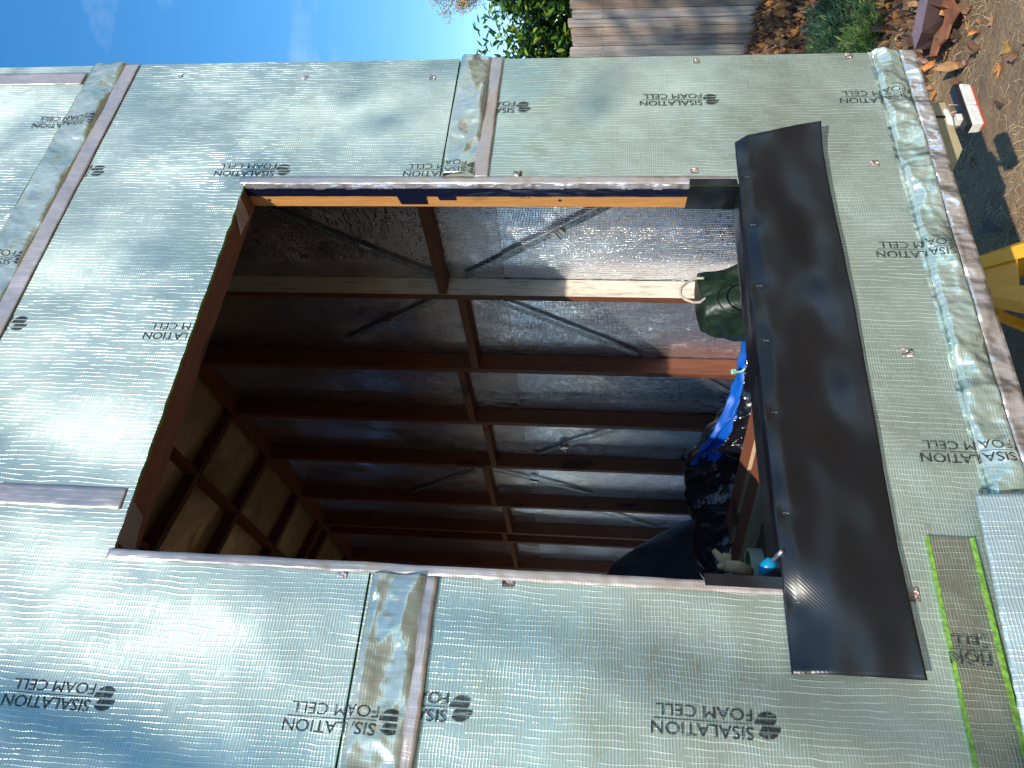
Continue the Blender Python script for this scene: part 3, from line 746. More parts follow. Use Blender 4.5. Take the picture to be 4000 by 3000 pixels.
# ------------------------------------------------------------------ yellow axle stand
st = thing('axle_stand', (1.74, .62, 0), 'yellow pressed steel axle stand under the trailer', 'axle stand')
SC = Vector((1.76, .66, 0)); rot_ = math.radians(25)
def sp(a, r, z): return Vector((SC.x + r * math.cos(a + rot_), SC.y + r * math.sin(a + rot_), z))
legs = []
zb, zt, rb, rt = gz(SC.x, SC.y) - .005, .40, .24, .055
def lerp(p, q, t): return p + (q - p) * t
for k in range(4):
    a = k * math.pi / 2; h = .30
    b = MB()
    e0, e1 = sp(a, rb, zb), sp(a, rt, zt)
    for sgn in (-1, 1):
        n0, n1 = sp(a + sgn * h, rb * .93, zb), sp(a + sgn * .75, rt * .9, zt)
        nrm = (e1 - e0).cross(n0 - e0).normalized() * .003 * sgn
        b.prism([e0, n0, n1, e1], nrm)
    part('leg', b.me('leg', YELLOW), st)
    # gusset with the rounded triangular hole: rim bars between neighbouring legs
    a2 = a + math.pi / 2
    f0, f1 = sp(a2, rb, zb), sp(a2, rt, zt)
    b = MB()
    A0, A1 = lerp(e0, e1, .08), lerp(e0, e1, .18); B0, B1 = lerp(f0, f1, .08), lerp(f0, f1, .18)
    C0, C1 = lerp(e0, e1, .55), e1; D0, D1 = lerp(f0, f1, .55), f1
    nn_ = (A1 - A0).cross(B0 - A0).normalized() * .003
    b.prism([A0, B0, B1, A1], nn_); part('foot_rail', b.me('foot_rail', YELLOW), st)
    b = MB(); b.prism([C0, D0, D1, C1], nn_); part('gusset', b.me('gusset', YELLOW), st)
b = MB(); b.tube([SC + Vector((0, 0, .36)), SC + Vector((0, 0, .58))], .02, 16); part('post', b.me('post', STEEL), st)
b = MB(); b.box(SC.x - .04, SC.x + .04, SC.y - .03, SC.y + .03, .57, .588); part('saddle', b.me('saddle', YELLOW, bev=.002), st)

# ------------------------------------------------------------------ things stored inside
def cloth_blob(name, c, rx, ry, rz, m, seed, rough=.25, seg=56, sq=1.0):
    v = []; f = []
    for i in range(seg + 1):
        th = math.pi * i / seg
        for j in range(seg):
            ph = 2 * math.pi * j / seg
            d = Vector((math.sin(th) * math.cos(ph), math.sin(th) * math.sin(ph), math.cos(th)))
            d = Vector([math.copysign(abs(q) ** sq, q) for q in d])
            r = 1 + rough * (0.55 * abs(ns(d.x * 2.2 + seed, d.y * 2.2, d.z * 2.2)) + .35 * (.5 - vor(d.x * 2.6 + seed, d.y * 2.6, d.z * 2.6)) + .18 * (.5 - vor(d.x * 7 + seed, d.y * 7, d.z * 7)))
            v.append((c[0] + rx * d.x * r, c[1] + ry * d.y * r, c[2] + rz * d.z * r))
    for i in range(seg):
        for j in range(seg):
            a = i * seg + j; b = i * seg + (j + 1) % seg; f.append((a, a + seg, b + seg, b))
    return mesh(name, v, f, m, True)
GBAG = simple('green_woven_plastic', (.008, .024, .013), .48, 0, .5, 20, .006, 22, (1, 1, 1), .7)
bag = thing('green_bag', (1.56, .56, .765), 'dark green plastic bag with a white rope handle standing behind the sill', 'bag')
bagc = at(1575, 648, 1, .56)
def bagm():
    v = []; f = []; n = 90; rows = 80
    for i in range(rows + 1):
        t = i / rows; z = .766 + (1.250 - .766) * t
        for j in range(n):
            ph = 2 * math.pi * j / n; cx, cy = math.cos(ph), math.sin(ph)
            sx = .112 * (1 - .10 * t ** 3); sy = .13 * (1 - .55 * t ** 4)
            r = 1 / (abs(cx) ** 4 + abs(cy) ** 4) ** .25
            r *= 1 + .12 * ns(cx * 2, cy * 2, z * 9) + .16 * (.4 - vor(cx * 2.2, cy * 2.2 + z * 7, 1.0)) + .06 * (.4 - vor(cx * 5, cy * 5, z * 24)) + .10 * (1 - t) * .3
            v.append((1.588 + sx * cx * r - .0, .57 + sy * cy * r, z + .012 * ns(ph, 2, 1) * t - .02 * t ** 6 * (cx < 0) * abs(cx)))
    for i in range(rows):
        for j in range(n):
            a = i * n + j; b = i * n + (j + 1) % n; f.append((a, b, b + n, a + n))
    top = rows * n; v.append((1.588, .57, 1.235)); 
    for j in range(n): f.append((top + j, top + (j + 1) % n, len(v) - 1))
    return mesh('sack', v, f, GBAG, True)
part('sack', bagm(), bag)
hp = [at(u, v, 1, .50) for u, v in ((1521, 601), (1505, 601), (1484, 610), (1471, 622), (1470, 636), (1479, 646), (1496, 653), (1512, 653), (1524, 644))]
hp2 = []
for i in range(len(hp) - 1):
    for k in range(5): hp2.append(hp[i].lerp(hp[i + 1], k / 5))
hp2.append(hp[-1])
b = MB(); b.tube(hp2, .0045, 8); part('rope_handle', b.me('rope_handle', simple('rope', (.55, .48, .42), .7, 0, .2, 90, .002, 400), True), bag)
for dz, rr_ in ((.075, .055),):
    ring = [at(1585, 645, 1, .425) + Vector((rr_ * math.cos(k / 20 * 2 * math.pi), -.0, rr_ * .9 * math.sin(k / 20 * 2 * math.pi))) for k in range(15)]
    b = MB(); b.tube(ring, .0028, 6); part('seam', b.me('seam', GBAG, True), bag)

TARP = simple('blue_tarpaulin', (.004, .10, .50), .42, 0, .15, 9, .001, 300, (1, 1, 1), .5)
def tarpf(a, b):
    # a runs along the fold, b across it
    pts = [at(u, v, 1, Y) for u, v, Y in ((1616, 700, .70), (1604, 745, .78), (1594, 800, .86), (1578, 860, .95), (1556, 905, 1.02), (1530, 945, 1.10), (1495, 985, 1.18), (1490, 1010, 1.22))]
    t = a * (len(pts) - 1); i = min(int(t), len(pts) - 2); p = pts[i].lerp(pts[i + 1], t - i)
    wd = .02 + .12 * b
    return (p.x + .02 * math.sin(b * 9 + a * 5) + .015 * ns(a * 7, b * 6, 1) * 1, p.y - .10 * math.sin(b * 1.6) + .05 * ns(a * 5, b * 4, 5), max(.766, p.z - wd + .02 + .012 * ns(a * 14, b * 8, 3)))
o = part('blue_tarp', grid('blue_tarp', tarpf, 90, 50, TARP)); solidify(o, .002, 0)
tagm(o, 'bright blue tarpaulin draped inside beside the green bag', 'tarpaulin')
def blackf(a, b):
    pts = [at(u, v, 1, Y) for u, v, Y in ((1622, 730, .64), (1613, 780, .66), (1606, 830, .70), (1596, 880, .74), (1580, 925, .80), (1556, 962, .86), (1530, 985, .92))]
    t = a * (len(pts) - 1); i = min(int(t), len(pts) - 2); p = pts[i].lerp(pts[i + 1], t - i)
    return (p.x + .012 * math.sin(b * 11 + a * 7) + .03 * (.5 - vor(a * 5, b * 4, 3)), p.y - .05 * math.sin(b * 2) + .03 * ns(a * 9, b * 6, 5), max(.767, p.z - .34 * b + .01 * ns(a * 20, b * 8, 3)))
FRONTBLACK = blackf
b = MB(); c0 = at(1585, 803, 1, .82)
b.tube([at(1611, 797, 1, .74), at(1600, 803, 1, .77), at(1588, 804, 1, .80), c0], .004, 8)
for k in range(3): b.tube([c0 + Vector((.006 * math.cos(q + k), .004 * k - .004, .007 * math.sin(q * (1 + k % 2)))) for q in [i * .7 for i in range(10)]], .0042, 6)
tagm(part('knotted_cord', b.me('knotted_cord', simple('mint_cord', (.30, .62, .45), .6), True)), 'pale green cord knotted over the blue tarpaulin', 'cord')

BPL = simple('black_polythene', (.007, .008, .012), .16, 0, .4, 6, .004, 26, (1, 1, 1), .9)
tagm(solidify(part('black_plastic', grid('black_plastic', FRONTBLACK, 100, 60, BPL)), .001, 0), 'shiny black plastic hanging in front of the blue tarpaulin', 'plastic sheeting')
def blk(c, rx, ry, rz, sd_, rough, label):
    o = part('black_plastic', cloth_blob('black_plastic', c, rx, ry, rz, BPL, sd_, rough)); return tagm(o, label, 'plastic sheeting')
def polyf(a, b):
    x = .55 + 1.25 * a; y = .955 + .85 * b
    K = ((.55, .95), (.70, 1.12), (.83, 1.19), (.95, 1.215), (1.15, 1.225), (1.37, 1.225), (1.5, 1.09), (1.62, 1.03), (1.8, .78)); pk = K[-1][1]
    for (xa, za), (xb, zb_) in zip(K, K[1:]):
        if xa <= x <= xb: pk = za + (zb_ - za) * (x - xa) / (xb - xa)
    yr = .20 + .22 * (x - .8); bb = b / max(.15, yr)
    f = min(1, .35 + .65 * bb) if bb < 1 else max(0, 1 - ((b - yr) / (1 - yr)) ** 1.5)
    fold = .045 * (.5 - vor(x * 7 + y * 2, y * 4)) + .018 * (.5 - vor(x * 19, y * 13)) + .02 * math.sin(x * 22 + y * 5 + 2 * ns(x * 4, y * 4))
    z = .768 + (pk - .768) * f + fold * min(1, f * 2)
    return (x + .03 * ns(x * 6, y * 6, 8), y, max(.767, z))
o = solidify(part('black_plastic', grid('black_plastic', polyf, 110, 110, BPL)), .001, 1)
tagm(o, 'heap of shiny black plastic sheeting below the blue tarpaulin', 'plastic sheeting')
# loop of the plastic edge turned open
q = [at(u, v, 1, 1.25) for u, v in ((1470, 985), (1480, 1000), (1510, 1003), (1545, 995), (1552, 985), (1535, 978), (1500, 975), (1478, 978), (1468, 990))]
q3 = [Vector(p) for p in q]
v_ = []; f_ = []
for i, p in enumerate(q3):
    for k in range(9):
        v_.append((p.x + .02 * ns(i * .8, k * .5, 2), p.y + .02 * k / 8, p.z - .46 * (k / 8)))
for i in range(len(q3) - 1):
    for k in range(8):
        a = i * 9 + k; f_.append((a, a + 9, a + 10, a + 1))
tagm(solidify(part('black_plastic', mesh('black_plastic', v_, f_, BPL, True)), .002, 0), 'open mouthed black plastic bag standing deeper inside', 'plastic bag')
def humpf(a, b):
    x = 1.0 + .85 * a; y = 2.8 + .8 * b
    h = .66 * math.sin(a * math.pi) ** .8 * math.sin(b * math.pi) ** .7 * (1 + .2 * ns(x * 4, y * 4, 3)) + .02 * ns(x * 12, y * 12, 1)
    return (x, y, .768 + max(0, h))
tagm(part('grey_plastic', grid('grey_plastic', humpf, 60, 60, simple('grey_polythene', (.05, .055, .07), .25, 0, .3, 5, .006, 14))), 'pale grey plastic hump at the far left of the floor', 'plastic sheeting')

# crate that carries the boards, with boards, tape roll, knife, glove
cr = thing('storage_box', (.75, .55, .765), 'plywood box behind the sill under the red boards', 'box')
b = MB()
b.box(.60, 1.24, .13, .93, 1.045, 1.06); part('lid', b.me('lid', W_FLOOR, bev=.001), cr)
for (x0, x1, y0, y1) in ((.61, 1.23, .14, .152), (.61, 1.23, .908, .92), (.61, .622, .153, .907), (1.218, 1.23, .153, .907)):
    b = MB(); b.box(x0, x1, y0, y1, .767, 1.0448); part('side_panel', b.me('side_panel', W_FLOOR), cr)
def board(p, q, wv_, th, label):
    P, Q = Vector(p), Vector(q); d = (Q - P).normalized(); wv2 = d.cross(Vector((0, 0, 1))).normalized() * wv_
    up = Vector((0, 0, th)); b = MB()
    b.hexa([P, Q, Q + wv2, P + wv2, P + up, Q + up, Q + wv2 + up, P + wv2 + up])
    me = b.me('board', [W_BOARD, W_EDGE], bev=.0012)
    for p_ in me.polygons:
        if abs(p_.normal.z) < .3: p_.material_index = 1
    return tagm(part('board', me), label, 'board', 'timber boards on the plywood box')
board((1.03, .28, 1.062), (.74, 1.24, 1.062), .10, .042, 'red brown pine board nearer the sill with a rough pale edge')
board((1.155, .28, 1.062), (.86, 1.30, 1.062), .105, .046, 'red brown pine board behind the first one, beside the black plastic')
tr = thing('tape_roll', (.60, .1, 1.24), 'roll of cream and green masking tape lying beside the red boards', 'tape roll')
def ringm(c, r0, r1, wd, m, name):
    b = MB(); n = 40
    for i in range(n):
        t0, t1 = 2 * math.pi * i / n, 2 * math.pi * (i + 1) / n
        def pt(r, t, k): return c + Vector((r * math.cos(t), r * math.sin(t), k))
        b.quad(pt(r1, t0, -wd), pt(r1, t1, -wd), pt(r1, t1, wd), pt(r1, t0, wd)); b.quad(pt(r0, t0, wd), pt(r0, t1, wd), pt(r0, t1, -wd), pt(r0, t0, -wd))
        b.quad(pt(r0, t0, -wd), pt(r0, t1, -wd), pt(r1, t1, -wd), pt(r1, t0, -wd)); b.quad(pt(r1, t0, wd), pt(r1, t1, wd), pt(r0, t1, wd), pt(r0, t0, wd))
    return b.me(name, m)
rc = at(1626, 1222, 2, 1.085); rc.z = 1.0805
part('tape', ringm(rc, .046, .054, .020, simple('masking_cream', (.62, .60, .42), .6), 'tape'), tr)
part('core', ringm(rc, .040, .0458, .0195, simple('core_green', (.10, .25, .05), .6), 'core'), tr)
kn = thing('utility_knife', (.57, .05, 1.23), 'teal handled knife with a grey metal shaft lying over the sill', 'knife')
h0, h1, h2 = at(1650, 1232, 1, .045), at(1667, 1213, 1, .03), at(1689, 1191, 1, -.020)
TEAL = simple('teal_plastic', (.0, .22, .42), .35)
b = MB(); b.tube([h0 + Vector((-.006, .006, .002)), h0, h0.lerp(h1, .5), h1, h1.lerp(h2, .1)], [.008, .013, .0145, .012, .006], 14); part('handle', b.me('handle', TEAL, True), kn)
b = MB(); b.tube([h1.lerp(h2, .08), h1.lerp(h2, .55), h2], [.005, .0055, .0045], 8); part('shaft', b.me('shaft', STEEL, True), kn)
gl = thing('work_glove', (.60, .25, 1.06), 'pale leather work glove propped beside the boards', 'glove')
LEA = simple('pale_leather', (.42, .30, .17), .8, 0, .2, 30, .003, 80); gb = at(1566, 1225, 1, .22)
b = MB(); b.tube([gb + Vector((-.006, .012, -.06)), gb + Vector((0, 0, -.03)), gb + Vector((.004, 0, .0))], [.012, .016, .012], 12); part('palm', b.me('palm', LEA, True), gl)
for i, (u, v, dz) in enumerate(((1541, 1188, 0), (1553, 1200, 0), (1566, 1196, 0), (1577, 1198, 0), (1551, 1226, 0))):
    tip = at(u, v, 1, .22); b = MB(); b.tube([gb + Vector((0, .004 * i, -.01)), gb.lerp(tip, .5) + Vector((.004, 0, 0)), tip], [.010, .0095, .006], 8)
    part('finger', b.me('finger', LEA, True), gl)

# ------------------------------------------------------------------ paling fence
fn_ = thing('paling_fence', (6.15, 3, .2), 'weathered grey brown timber paling fence across the yard', 'fence')
y = .4; i = 0
bnd = [2.352 - .0, 2.432, 2.517, 2.604, 2.684, 2.789, 2.892]
ys = [2.432 - .0865 * k for k in range(24, 0, -1)] + bnd[1:] + [2.892 + .09 * k for k in range(1, 14)]
for i in range(len(ys) - 1):
    a, c = ys[i] + .0035, ys[i + 1] - .0035; zt = 1.855 + .012 * math.sin(i * 2.3) + (.02 if i % 5 == 0 else 0)
    dx = .012 * (i % 2) + .003 * random.random()
    b = MB(); n = 7; loop = [(6.15 + dx, a, .0), (6.15 + dx, c, .0)]
    loop += [(6.15 + dx, c - (c - a) * k / n, zt + .006 * random.uniform(-1, 1) - (.008 if k in (0, n) else 0)) for k in range(n + 1)]
    b.prism(loop, (.014, 0, 0))
    me = b.me('paling', FENCE[(i * 7) % 3 if i % 4 else 1])
    part('paling', me, fn_)
for z in (.45, 1.55):
    b = MB(); b.box(6.185, 6.23, ys[0], ys[-1], z, z + .07); part('rail', b.me('rail', FENCE[2]), fn_)
b = MB()
for i in range(len(ys) - 1):
    for dz in (0, 1):
        for yy in (ys[i] + .02, ys[i + 1] - .02):
            b.tube([(6.146, yy, 1.585 + .01 * math.sin(yy * 40)), (6.152, yy, 1.585 + .01 * math.sin(yy * 40))], .003, 6)
part('nail', b.me('nail', HOLE), fn_)['kind'] = 'stuff'

# ------------------------------------------------------------------ foliage
def leafmesh(name, leaves, m, fold=.25):
    """leaves: (pos, direction, normal, length, width, material index)"""
    v = []; f = []; fm = []
    for p, d, nn, ln, wd, mi in leaves:
        d = d.normalized(); s = d.cross(nn)
        if s.length < 1e-4: continue
        s.normalize(); nn = s.cross(d).normalized(); n0 = len(v)
        prof = ((0, 0), (.22, .75), (.5, 1), (.78, .68), (1, 0))
        for k, (t, w_) in enumerate(prof):
            c = p + d * ln * t - nn * ln * .12 * (t * t)
            if w_ == 0: v.append(c)
            else: v += [c - s * wd * .5 * w_ + nn * wd * fold * w_ * .5, c, c + s * wd * .5 * w_ + nn * wd * fold * w_ * .5]
        f += [(n0, n0 + 1, n0 + 2), (n0, n0 + 2, n0 + 3)]
        for k in range(2):
            a = n0 + 1 + 3 * k; f += [(a, a + 3, a + 4, a + 1), (a + 1, a + 4, a + 5, a + 2)]
        e = n0 + 7; f += [(e, n0 + 10, e + 1), (e + 1, n0 + 10, e + 2)]
        fm += [mi] * 8
    return mesh(name, v, f, m, True, fm)
def leafmat(name, col, rough=.35, trans=.25, vary=.4):
    m, t, b, c = mat(name)
    lo = tuple(x * (1 - vary) for x in col); hi = tuple(x * (1 + vary) for x in col)
    t.links.new(ramp(t, noi(t, c, 9, (1, 1, 1), 3), [(.3, lo), (.7, hi)]), b.inputs['Base Color'])
    b.inputs['Roughness'].default_value = rough
    tr_ = N(t, 'ShaderNodeBsdfTranslucent'); tr_.inputs[0].default_value = (col[0] * 1.6, col[1] * 1.6, col[2] * .8, 1)
    ms = N(t, 'ShaderNodeMixShader'); ms.inputs[0].default_value = trans
    o = [n for n in t.nodes if n.type == 'OUTPUT_MATERIAL'][0]
    t.links.new(b.outputs[0], ms.inputs[1]); t.links.new(tr_.outputs[0], ms.inputs[2]); t.links.new(ms.outputs[0], o.inputs[0]); return m
CAM_L = [leafmat('glossy_leaf_mid', (.09, .20, .03), .25), leafmat('glossy_leaf_yellow', (.27, .34, .04), .3, .35), leafmat('glossy_leaf_dark', (.025, .075, .028), .22)]
BARK = simple('bark', (.16, .11, .075), .9, 0, .3, 20, .01, 40)
shr = thing('camellia_bush', (6.9, 3.0, 0), 'tall glossy green camellia bush behind the fence', 'bush')
lv = []
rnd = random.Random(3)
brs = []
for i in range(150):
    # stems fan out; the crown fills y 1..4.6, z 1.2..2.75
    y0 = rnd.uniform(1.9, 4.2); x0 = rnd.uniform(6.42, 7.3)
    top = 2.66 + .22 * ns(y0 * 1.7, 3, 0) - .25 * rnd.random() ** 2 - .25 * (x0 - 6.42) + (.18 if i % 17 == 0 else 0)
    brs.append((x0, y0, top))
for (x0, y0, top) in brs:
    nlv = 78
    for k in range(nlv):
        z = 1.35 + (top - 1.35) * rnd.random() ** .75
        dd = Vector((rnd.uniform(-1, .5), rnd.uniform(-1, 1), rnd.uniform(-.6, .9)))
        p = Vector((x0 + rnd.uniform(-.08, .08), y0 + rnd.uniform(-.08, .08), z))
        mi = 0 if rnd.random() < .5 else (1 if rnd.random() < .45 else 2)
        lv.append((p, dd, Vector((rnd.uniform(-.8, .2), rnd.uniform(-.9, .3), 1)), rnd.uniform(.065, .10), rnd.uniform(.032, .046), mi))
# loose sprays against the sky
for (u, v_q) in ((1052, 95), (1040, 60), (1090, 118), (1060, 40), (1075, 75), (1043, 118)):
    c = at(u, v_q, 0, 6.75)
    for k in range(7):
        dd = Vector((rnd.uniform(-.4, .4), rnd.uniform(-1, 1), rnd.uniform(-.6, 1)))
        lv.append((c + Vector((rnd.uniform(-.05, .05), rnd.uniform(-.05, .05), rnd.uniform(-.06, .05))), dd, Vector((-.6, -.5, .6)), .085, .026, 2))
part('foliage', leafmesh('foliage', lv, CAM_L), shr)
b = MB()
for (x0, y0, top) in brs[::5]:
    b.tube([(6.9 + (x0 - 6.9) * .3, 3 + (y0 - 3) * .55, 0), (x0, y0, 1.3), (x0 + .03, y0 + .02, top - .05)], [.02, .012, .004], 6)
part('stem', b.me('stem', BARK, True), shr)
# buds
b = MB()
for k in range(60):
    x0, y0, top = brs[rnd.randrange(len(brs))]; c = Vector((x0 - .06, y0, rnd.uniform(1.9, top)))
    b.tube([c, c + Vector((-.004, 0, .006)), c + Vector((-.008, 0, .016)), c + Vector((-.010, 0, .022))], [.003, .010, .010, .003], 8)
part('bud', b.me('bud', leafmat('bud_green', (.30, .36, .12), .5, .1), True), shr)['kind'] = 'stuff'

# dry cypress far behind
dt = thing('dry_tree', (13, 6.3, 0), 'distant tree with russet brown sprays beyond the bush', 'tree')
lv = []; b = MB(); tc_ = at(985, -35, 0, 12.5)
b.tube([(13, tc_.y + .4, 0), (12.8, tc_.y + .2, 2.5), (12.6, tc_.y, 4.6)], [.14, .09, .03], 10)
for k in range(46):
    u = rnd.uniform(900, 1060); v_q = rnd.uniform(-110, 34 if 935 < u < 1010 else 4)
    c = at(u, v_q, 0, rnd.uniform(12, 13.2)); b.tube([(12.7, tc_.y + .1, c.z - .4), c], [.012, .004], 5)
    for q_ in range(120):
        dd = Vector((rnd.uniform(-1, 1), rnd.uniform(-1, 1), rnd.uniform(-.7, .7)))
        lv.append((c + Vector((rnd.gauss(0, .075), rnd.gauss(0, .075), rnd.gauss(0, .075))), dd, Vector((-.5, -.5, 1)), .06, .016, rnd.randrange(2)))
part('crown', leafmesh('crown', lv, [leafmat('russet_spray', (.42, .24, .07), .8, .2), leafmat('olive_spray', (.26, .22, .07), .8, .2)]), dt)
part('trunk', b.me('trunk', BARK, True), dt)

# trees standing behind the photographer: they shade the fence and show in the foil
def tree(x, y, h, r, seed, label, n=5200, lf=.13, group='trees behind the viewer', zc=.62):
    rn = random.Random(seed); t = thing('garden_tree', (x, y, 0), label, 'tree', group)
    b = MB(); b.tube([(x, y, -.1), (x + .1, y, h * .3), (x, y + .1, h * .62)], [.18, .13, .06], 10); lv = []
    clumps = []
    for k in range(34):
        d = Vector((rn.gauss(0, 1), rn.gauss(0, 1), rn.gauss(0, .8))).normalized() * (rn.random() ** .45)
        c = Vector((x + d.x * r, y + d.y * r, h * zc + d.z * h * (1 - zc))); clumps.append(c)
        b.tube([(x, y, h * rn.uniform(.3, .6)), ((x + c.x) / 2, (y + c.y) / 2, (h * .5 + c.z) / 2), c], [.05, .03, .01], 6)
    for k in range(n):
        c = clumps[rn.randrange(len(clumps))]; g_ = r * .20
        p = c + Vector((rn.gauss(0, g_), rn.gauss(0, g_), rn.gauss(0, g_ * .8)))
        lv.append((p, Vector((rn.uniform(-1, 1), rn.uniform(-1, 1), rn.uniform(-.7, .4))), Vector((rn.uniform(-.5, .5), rn.uniform(-.5, .5), 1)), lf * rn.uniform(.8, 1.3), lf * .55, rn.randrange(3)))
    part('crown', leafmesh('crown', lv, CAM_L), t); part('trunk', b.me('trunk', BARK, True), t); return t
tree(5.2, -7.5, 6.0, 2.0, 11, 'leafy tree at the right behind the photographer')
tree(9.5, -8.0, 7.0, 2.4, 12, 'taller tree further right behind the photographer')
tree(-1.9, -7.3, 11, 1.7, 13, 'slender tree that shades the fence and the litter', n=1400, zc=.77)
tree(-6.9, -8.0, 13.5, 1.5, 14, 'tall slender tree at the left behind the photographer', n=650, lf=.15, zc=.87)

# ------------------------------------------------------------------ rosemary like low shrub
SH = [leafmat('needle_blue_green', (.045, .12, .075), .6, .15), leafmat('needle_green', (.07, .16, .05), .6, .2), leafmat('needle_lime', (.22, .30, .08), .6, .25)]
def lowshrub(px, label, n, rad, h, wts, ln=.05, stretch=(1, 1)):
    c0 = Vector((px[0], px[1], gz(px[0], px[1]))); rn = random.Random(int(px[0] * 100)); lv = []
    t = thing('low_shrub', c0, label, 'shrub', 'low shrubs by the fence'); b = MB()
    for k in range(n):
        a = rn.random() * 6.28; rr_ = rad * math.sqrt(rn.random()); zz = h * (1 - (rr_ / rad) ** 2 * .6) * rn.uniform(.5, 1.05)
        q0 = c0 + Vector((math.cos(a) * rr_ * stretch[0], math.sin(a) * rr_ * stretch[1], zz))
        base = c0 + Vector((math.cos(a) * rr_ * .25, math.sin(a) * rr_ * .25, 0)); d = (q0 - base).normalized()
        if k % 3 == 0: b.tube([base, q0], [.003, .0015], 4)
        for j in range(9):
            s = Vector((rn.uniform(-1, 1), rn.uniform(-1, 1), rn.uniform(-.1, 1)))
            mi = 0 if rn.random() < wts[0] else (1 if rn.random() < wts[1] else 2)
            lv.append((q0 - d * .012 * j, d * .5 + s, Vector((s.y, -s.x, .4)), ln * rn.uniform(.7, 1.2), .007, mi))
    part('foliage', leafmesh('foliage', lv, SH, .1), t); part('stem', b.me('stem', BARK), t)
lowshrub((4.62, 1.53), 'dense blue green needle leaved shrub by the fence', 480, .36, .30, (.75, .8))
lowshrub((4.25, 1.45), 'lime green tipped needle leaved shrub nearest the house', 260, .28, .15, (.05, .45), .06)
lowshrub((4.95, 2.05), 'sparse low green shrub spreading under the fence foot', 150, .33, .12, (.2, .8), .05)

# ------------------------------------------------------------------ leaf litter, straw
LT = [simple('leaf_%s' % n_, c_, .75, 0, .3, 30) for n_, c_ in (('tan', (.36, .20, .09)), ('orange', (.50, .20, .05)), ('brown', (.17, .09, .05)), ('pinkish', (.36, .20, .15)), ('ochre', (.42, .25, .05)), ('umber', (.10, .06, .04)))]
def curl_leaf(v, f, fm, p, yaw, size, mi, curl, rn, tilt=0.3):
    n0 = len(v); pr = 7; ct, stt = math.cos(yaw), math.sin(yaw); tx, ty = rn.uniform(-tilt, tilt), rn.uniform(-tilt, tilt)
    out_ = [(0, 0)] + [(math.cos(q), math.sin(q)) for q in [i * 2 * math.pi / 8 for i in range(8)]]
    for (a, b_) in out_:
        k = 1 if (a, b_) == (0, 0) else rn.uniform(.6, 1.1)
        a *= size * .5 * k; b_ *= size * .36 * k
        z = curl * (b_ * b_ * 10 / size + a * a * 3 / size) + tx * a + ty * b_
        v.append((p[0] + a * ct - b_ * stt, p[1] + a * stt + b_ * ct, p[2] + max(z, 0) + .003))
    for i in range(8): f.append((n0, n0 + 1 + i, n0 + 1 + (i + 1) % 8)); fm.append(mi)
rn = random.Random(5); v = []; f = []; fm = []
for k in range(5200):
    x = 6.12 - abs(rn.gauss(0, .55)) if k % 4 else rn.uniform(3.2, 6.1); y = rn.uniform(.6, 3.6)
    z = gz(x, y) + rn.random() * .05 * math.exp(-((6.1 - x) / .7) ** 2)
    curl_leaf(v, f, fm, (x, y, z), rn.random() * 6.28, rn.uniform(.03, .075), rn.choice((0, 0, 1, 2, 2, 3, 5, 5)), rn.uniform(.3, 1.3), rn, .9)
for k in range(2600):
    x = rn.uniform(2.4, 5.2); y = rn.uniform(.1, 3.0)
    if rn.random() > math.exp(-((4.5 - x) / 0.9) ** 2) * .9 + .012: continue
    curl_leaf(v, f, fm, (x, y, gz(x, y)), rn.random() * 6.28, rn.uniform(.03, .08), rn.choice((0, 2, 2, 3, 5, 5, 1)), rn.uniform(.4, 1.2), rn, .8)
tagm(part('leaf_litter', mesh('leaf_litter', v, f, LT, False, fm)), 'drift of curled orange and brown leaves along the fence foot', 'leaf litter', kind='stuff')
# maple leaves one can count
def maple(seed, m):
    rn2 = random.Random(seed); out_ = []
    for i in range(5):
        a = -1.9 + i * .95; ln = 1 if i in (2,) else (.85 if i in (1, 3) else .55)
        out_ += [(a - .30, .42), (a - .13, ln * .72), (a, ln), (a + .13, ln * .72)]
    out_.append((-1.9 + 4 * .95 + .3, .40)); out_.append((math.pi, .10))
    v = [(0, 0, .004)]; 
    for a, r in out_: v.append((r * math.cos(a), r * math.sin(a), .35 * (r ** 2) * (.4 + .6 * abs(math.sin(a * 1.3 + seed))) + .05 * rn2.random()))
    k = len(out_); f = [(0, 1 + i, 1 + (i + 1) % k) for i in range(k)]
    n0 = len(v); v += [(-.08, .02, .02), (-.08, -.02, .02), (-.9, -.1, .1), (-.9, -.08, .1)]; f.append((n0, n0 + 1, n0 + 2, n0 + 3))
    return mesh('maple_leaf', v, f, m)
MPM = [maple(1, LT[4]), maple(2, LT[1]), maple(3, LT[3]), maple(4, LT[0])]
spots = [(2165, 100, .055, 0, 'bright ochre maple leaf lying on bare soil at the right', 1.1), (2145, 140, .05, 1, 'orange leaf just below the ochre maple leaf', 2.4), (2056, 88, .05, 2, 'pinkish maple leaf on the straw beside the dark beam', .6),
         (2035, 110, .055, 0, 'ochre leaf against the foot of the rusty bracket', 2.8), (2045, 150, .06, 2, 'long purplish brown leaf below the bracket', 4.4), (2020, 150, .04, 2, 'small pale leaf in the shade by the wall corner', 5.2),
         (2045, 65, .05, 0, 'curled ochre leaf under the curved bracket', 3.3), (2130, 45, .04, 3, 'tan leaf at the top of the straw', .2), (1900, 40, .055, 1, 'orange maple leaf between the shrub and the beam', 1.9),
         (1890, 90, .055, 2, 'folded pink brown leaf near the shrub', 2.9), (2005, 208, .045, 1, 'red orange leaf beside the trailer plate', 4.0), (2075, 62, .04, 3, 'pale tan leaf beside the pinkish one', 5.0),
         (1935, 20, .05, 3, 'tan leaf at the far side of the beam', 1.2), (2068, 135, .035, 2, 'dark pinkish leaf on the straw below', 2.2)]
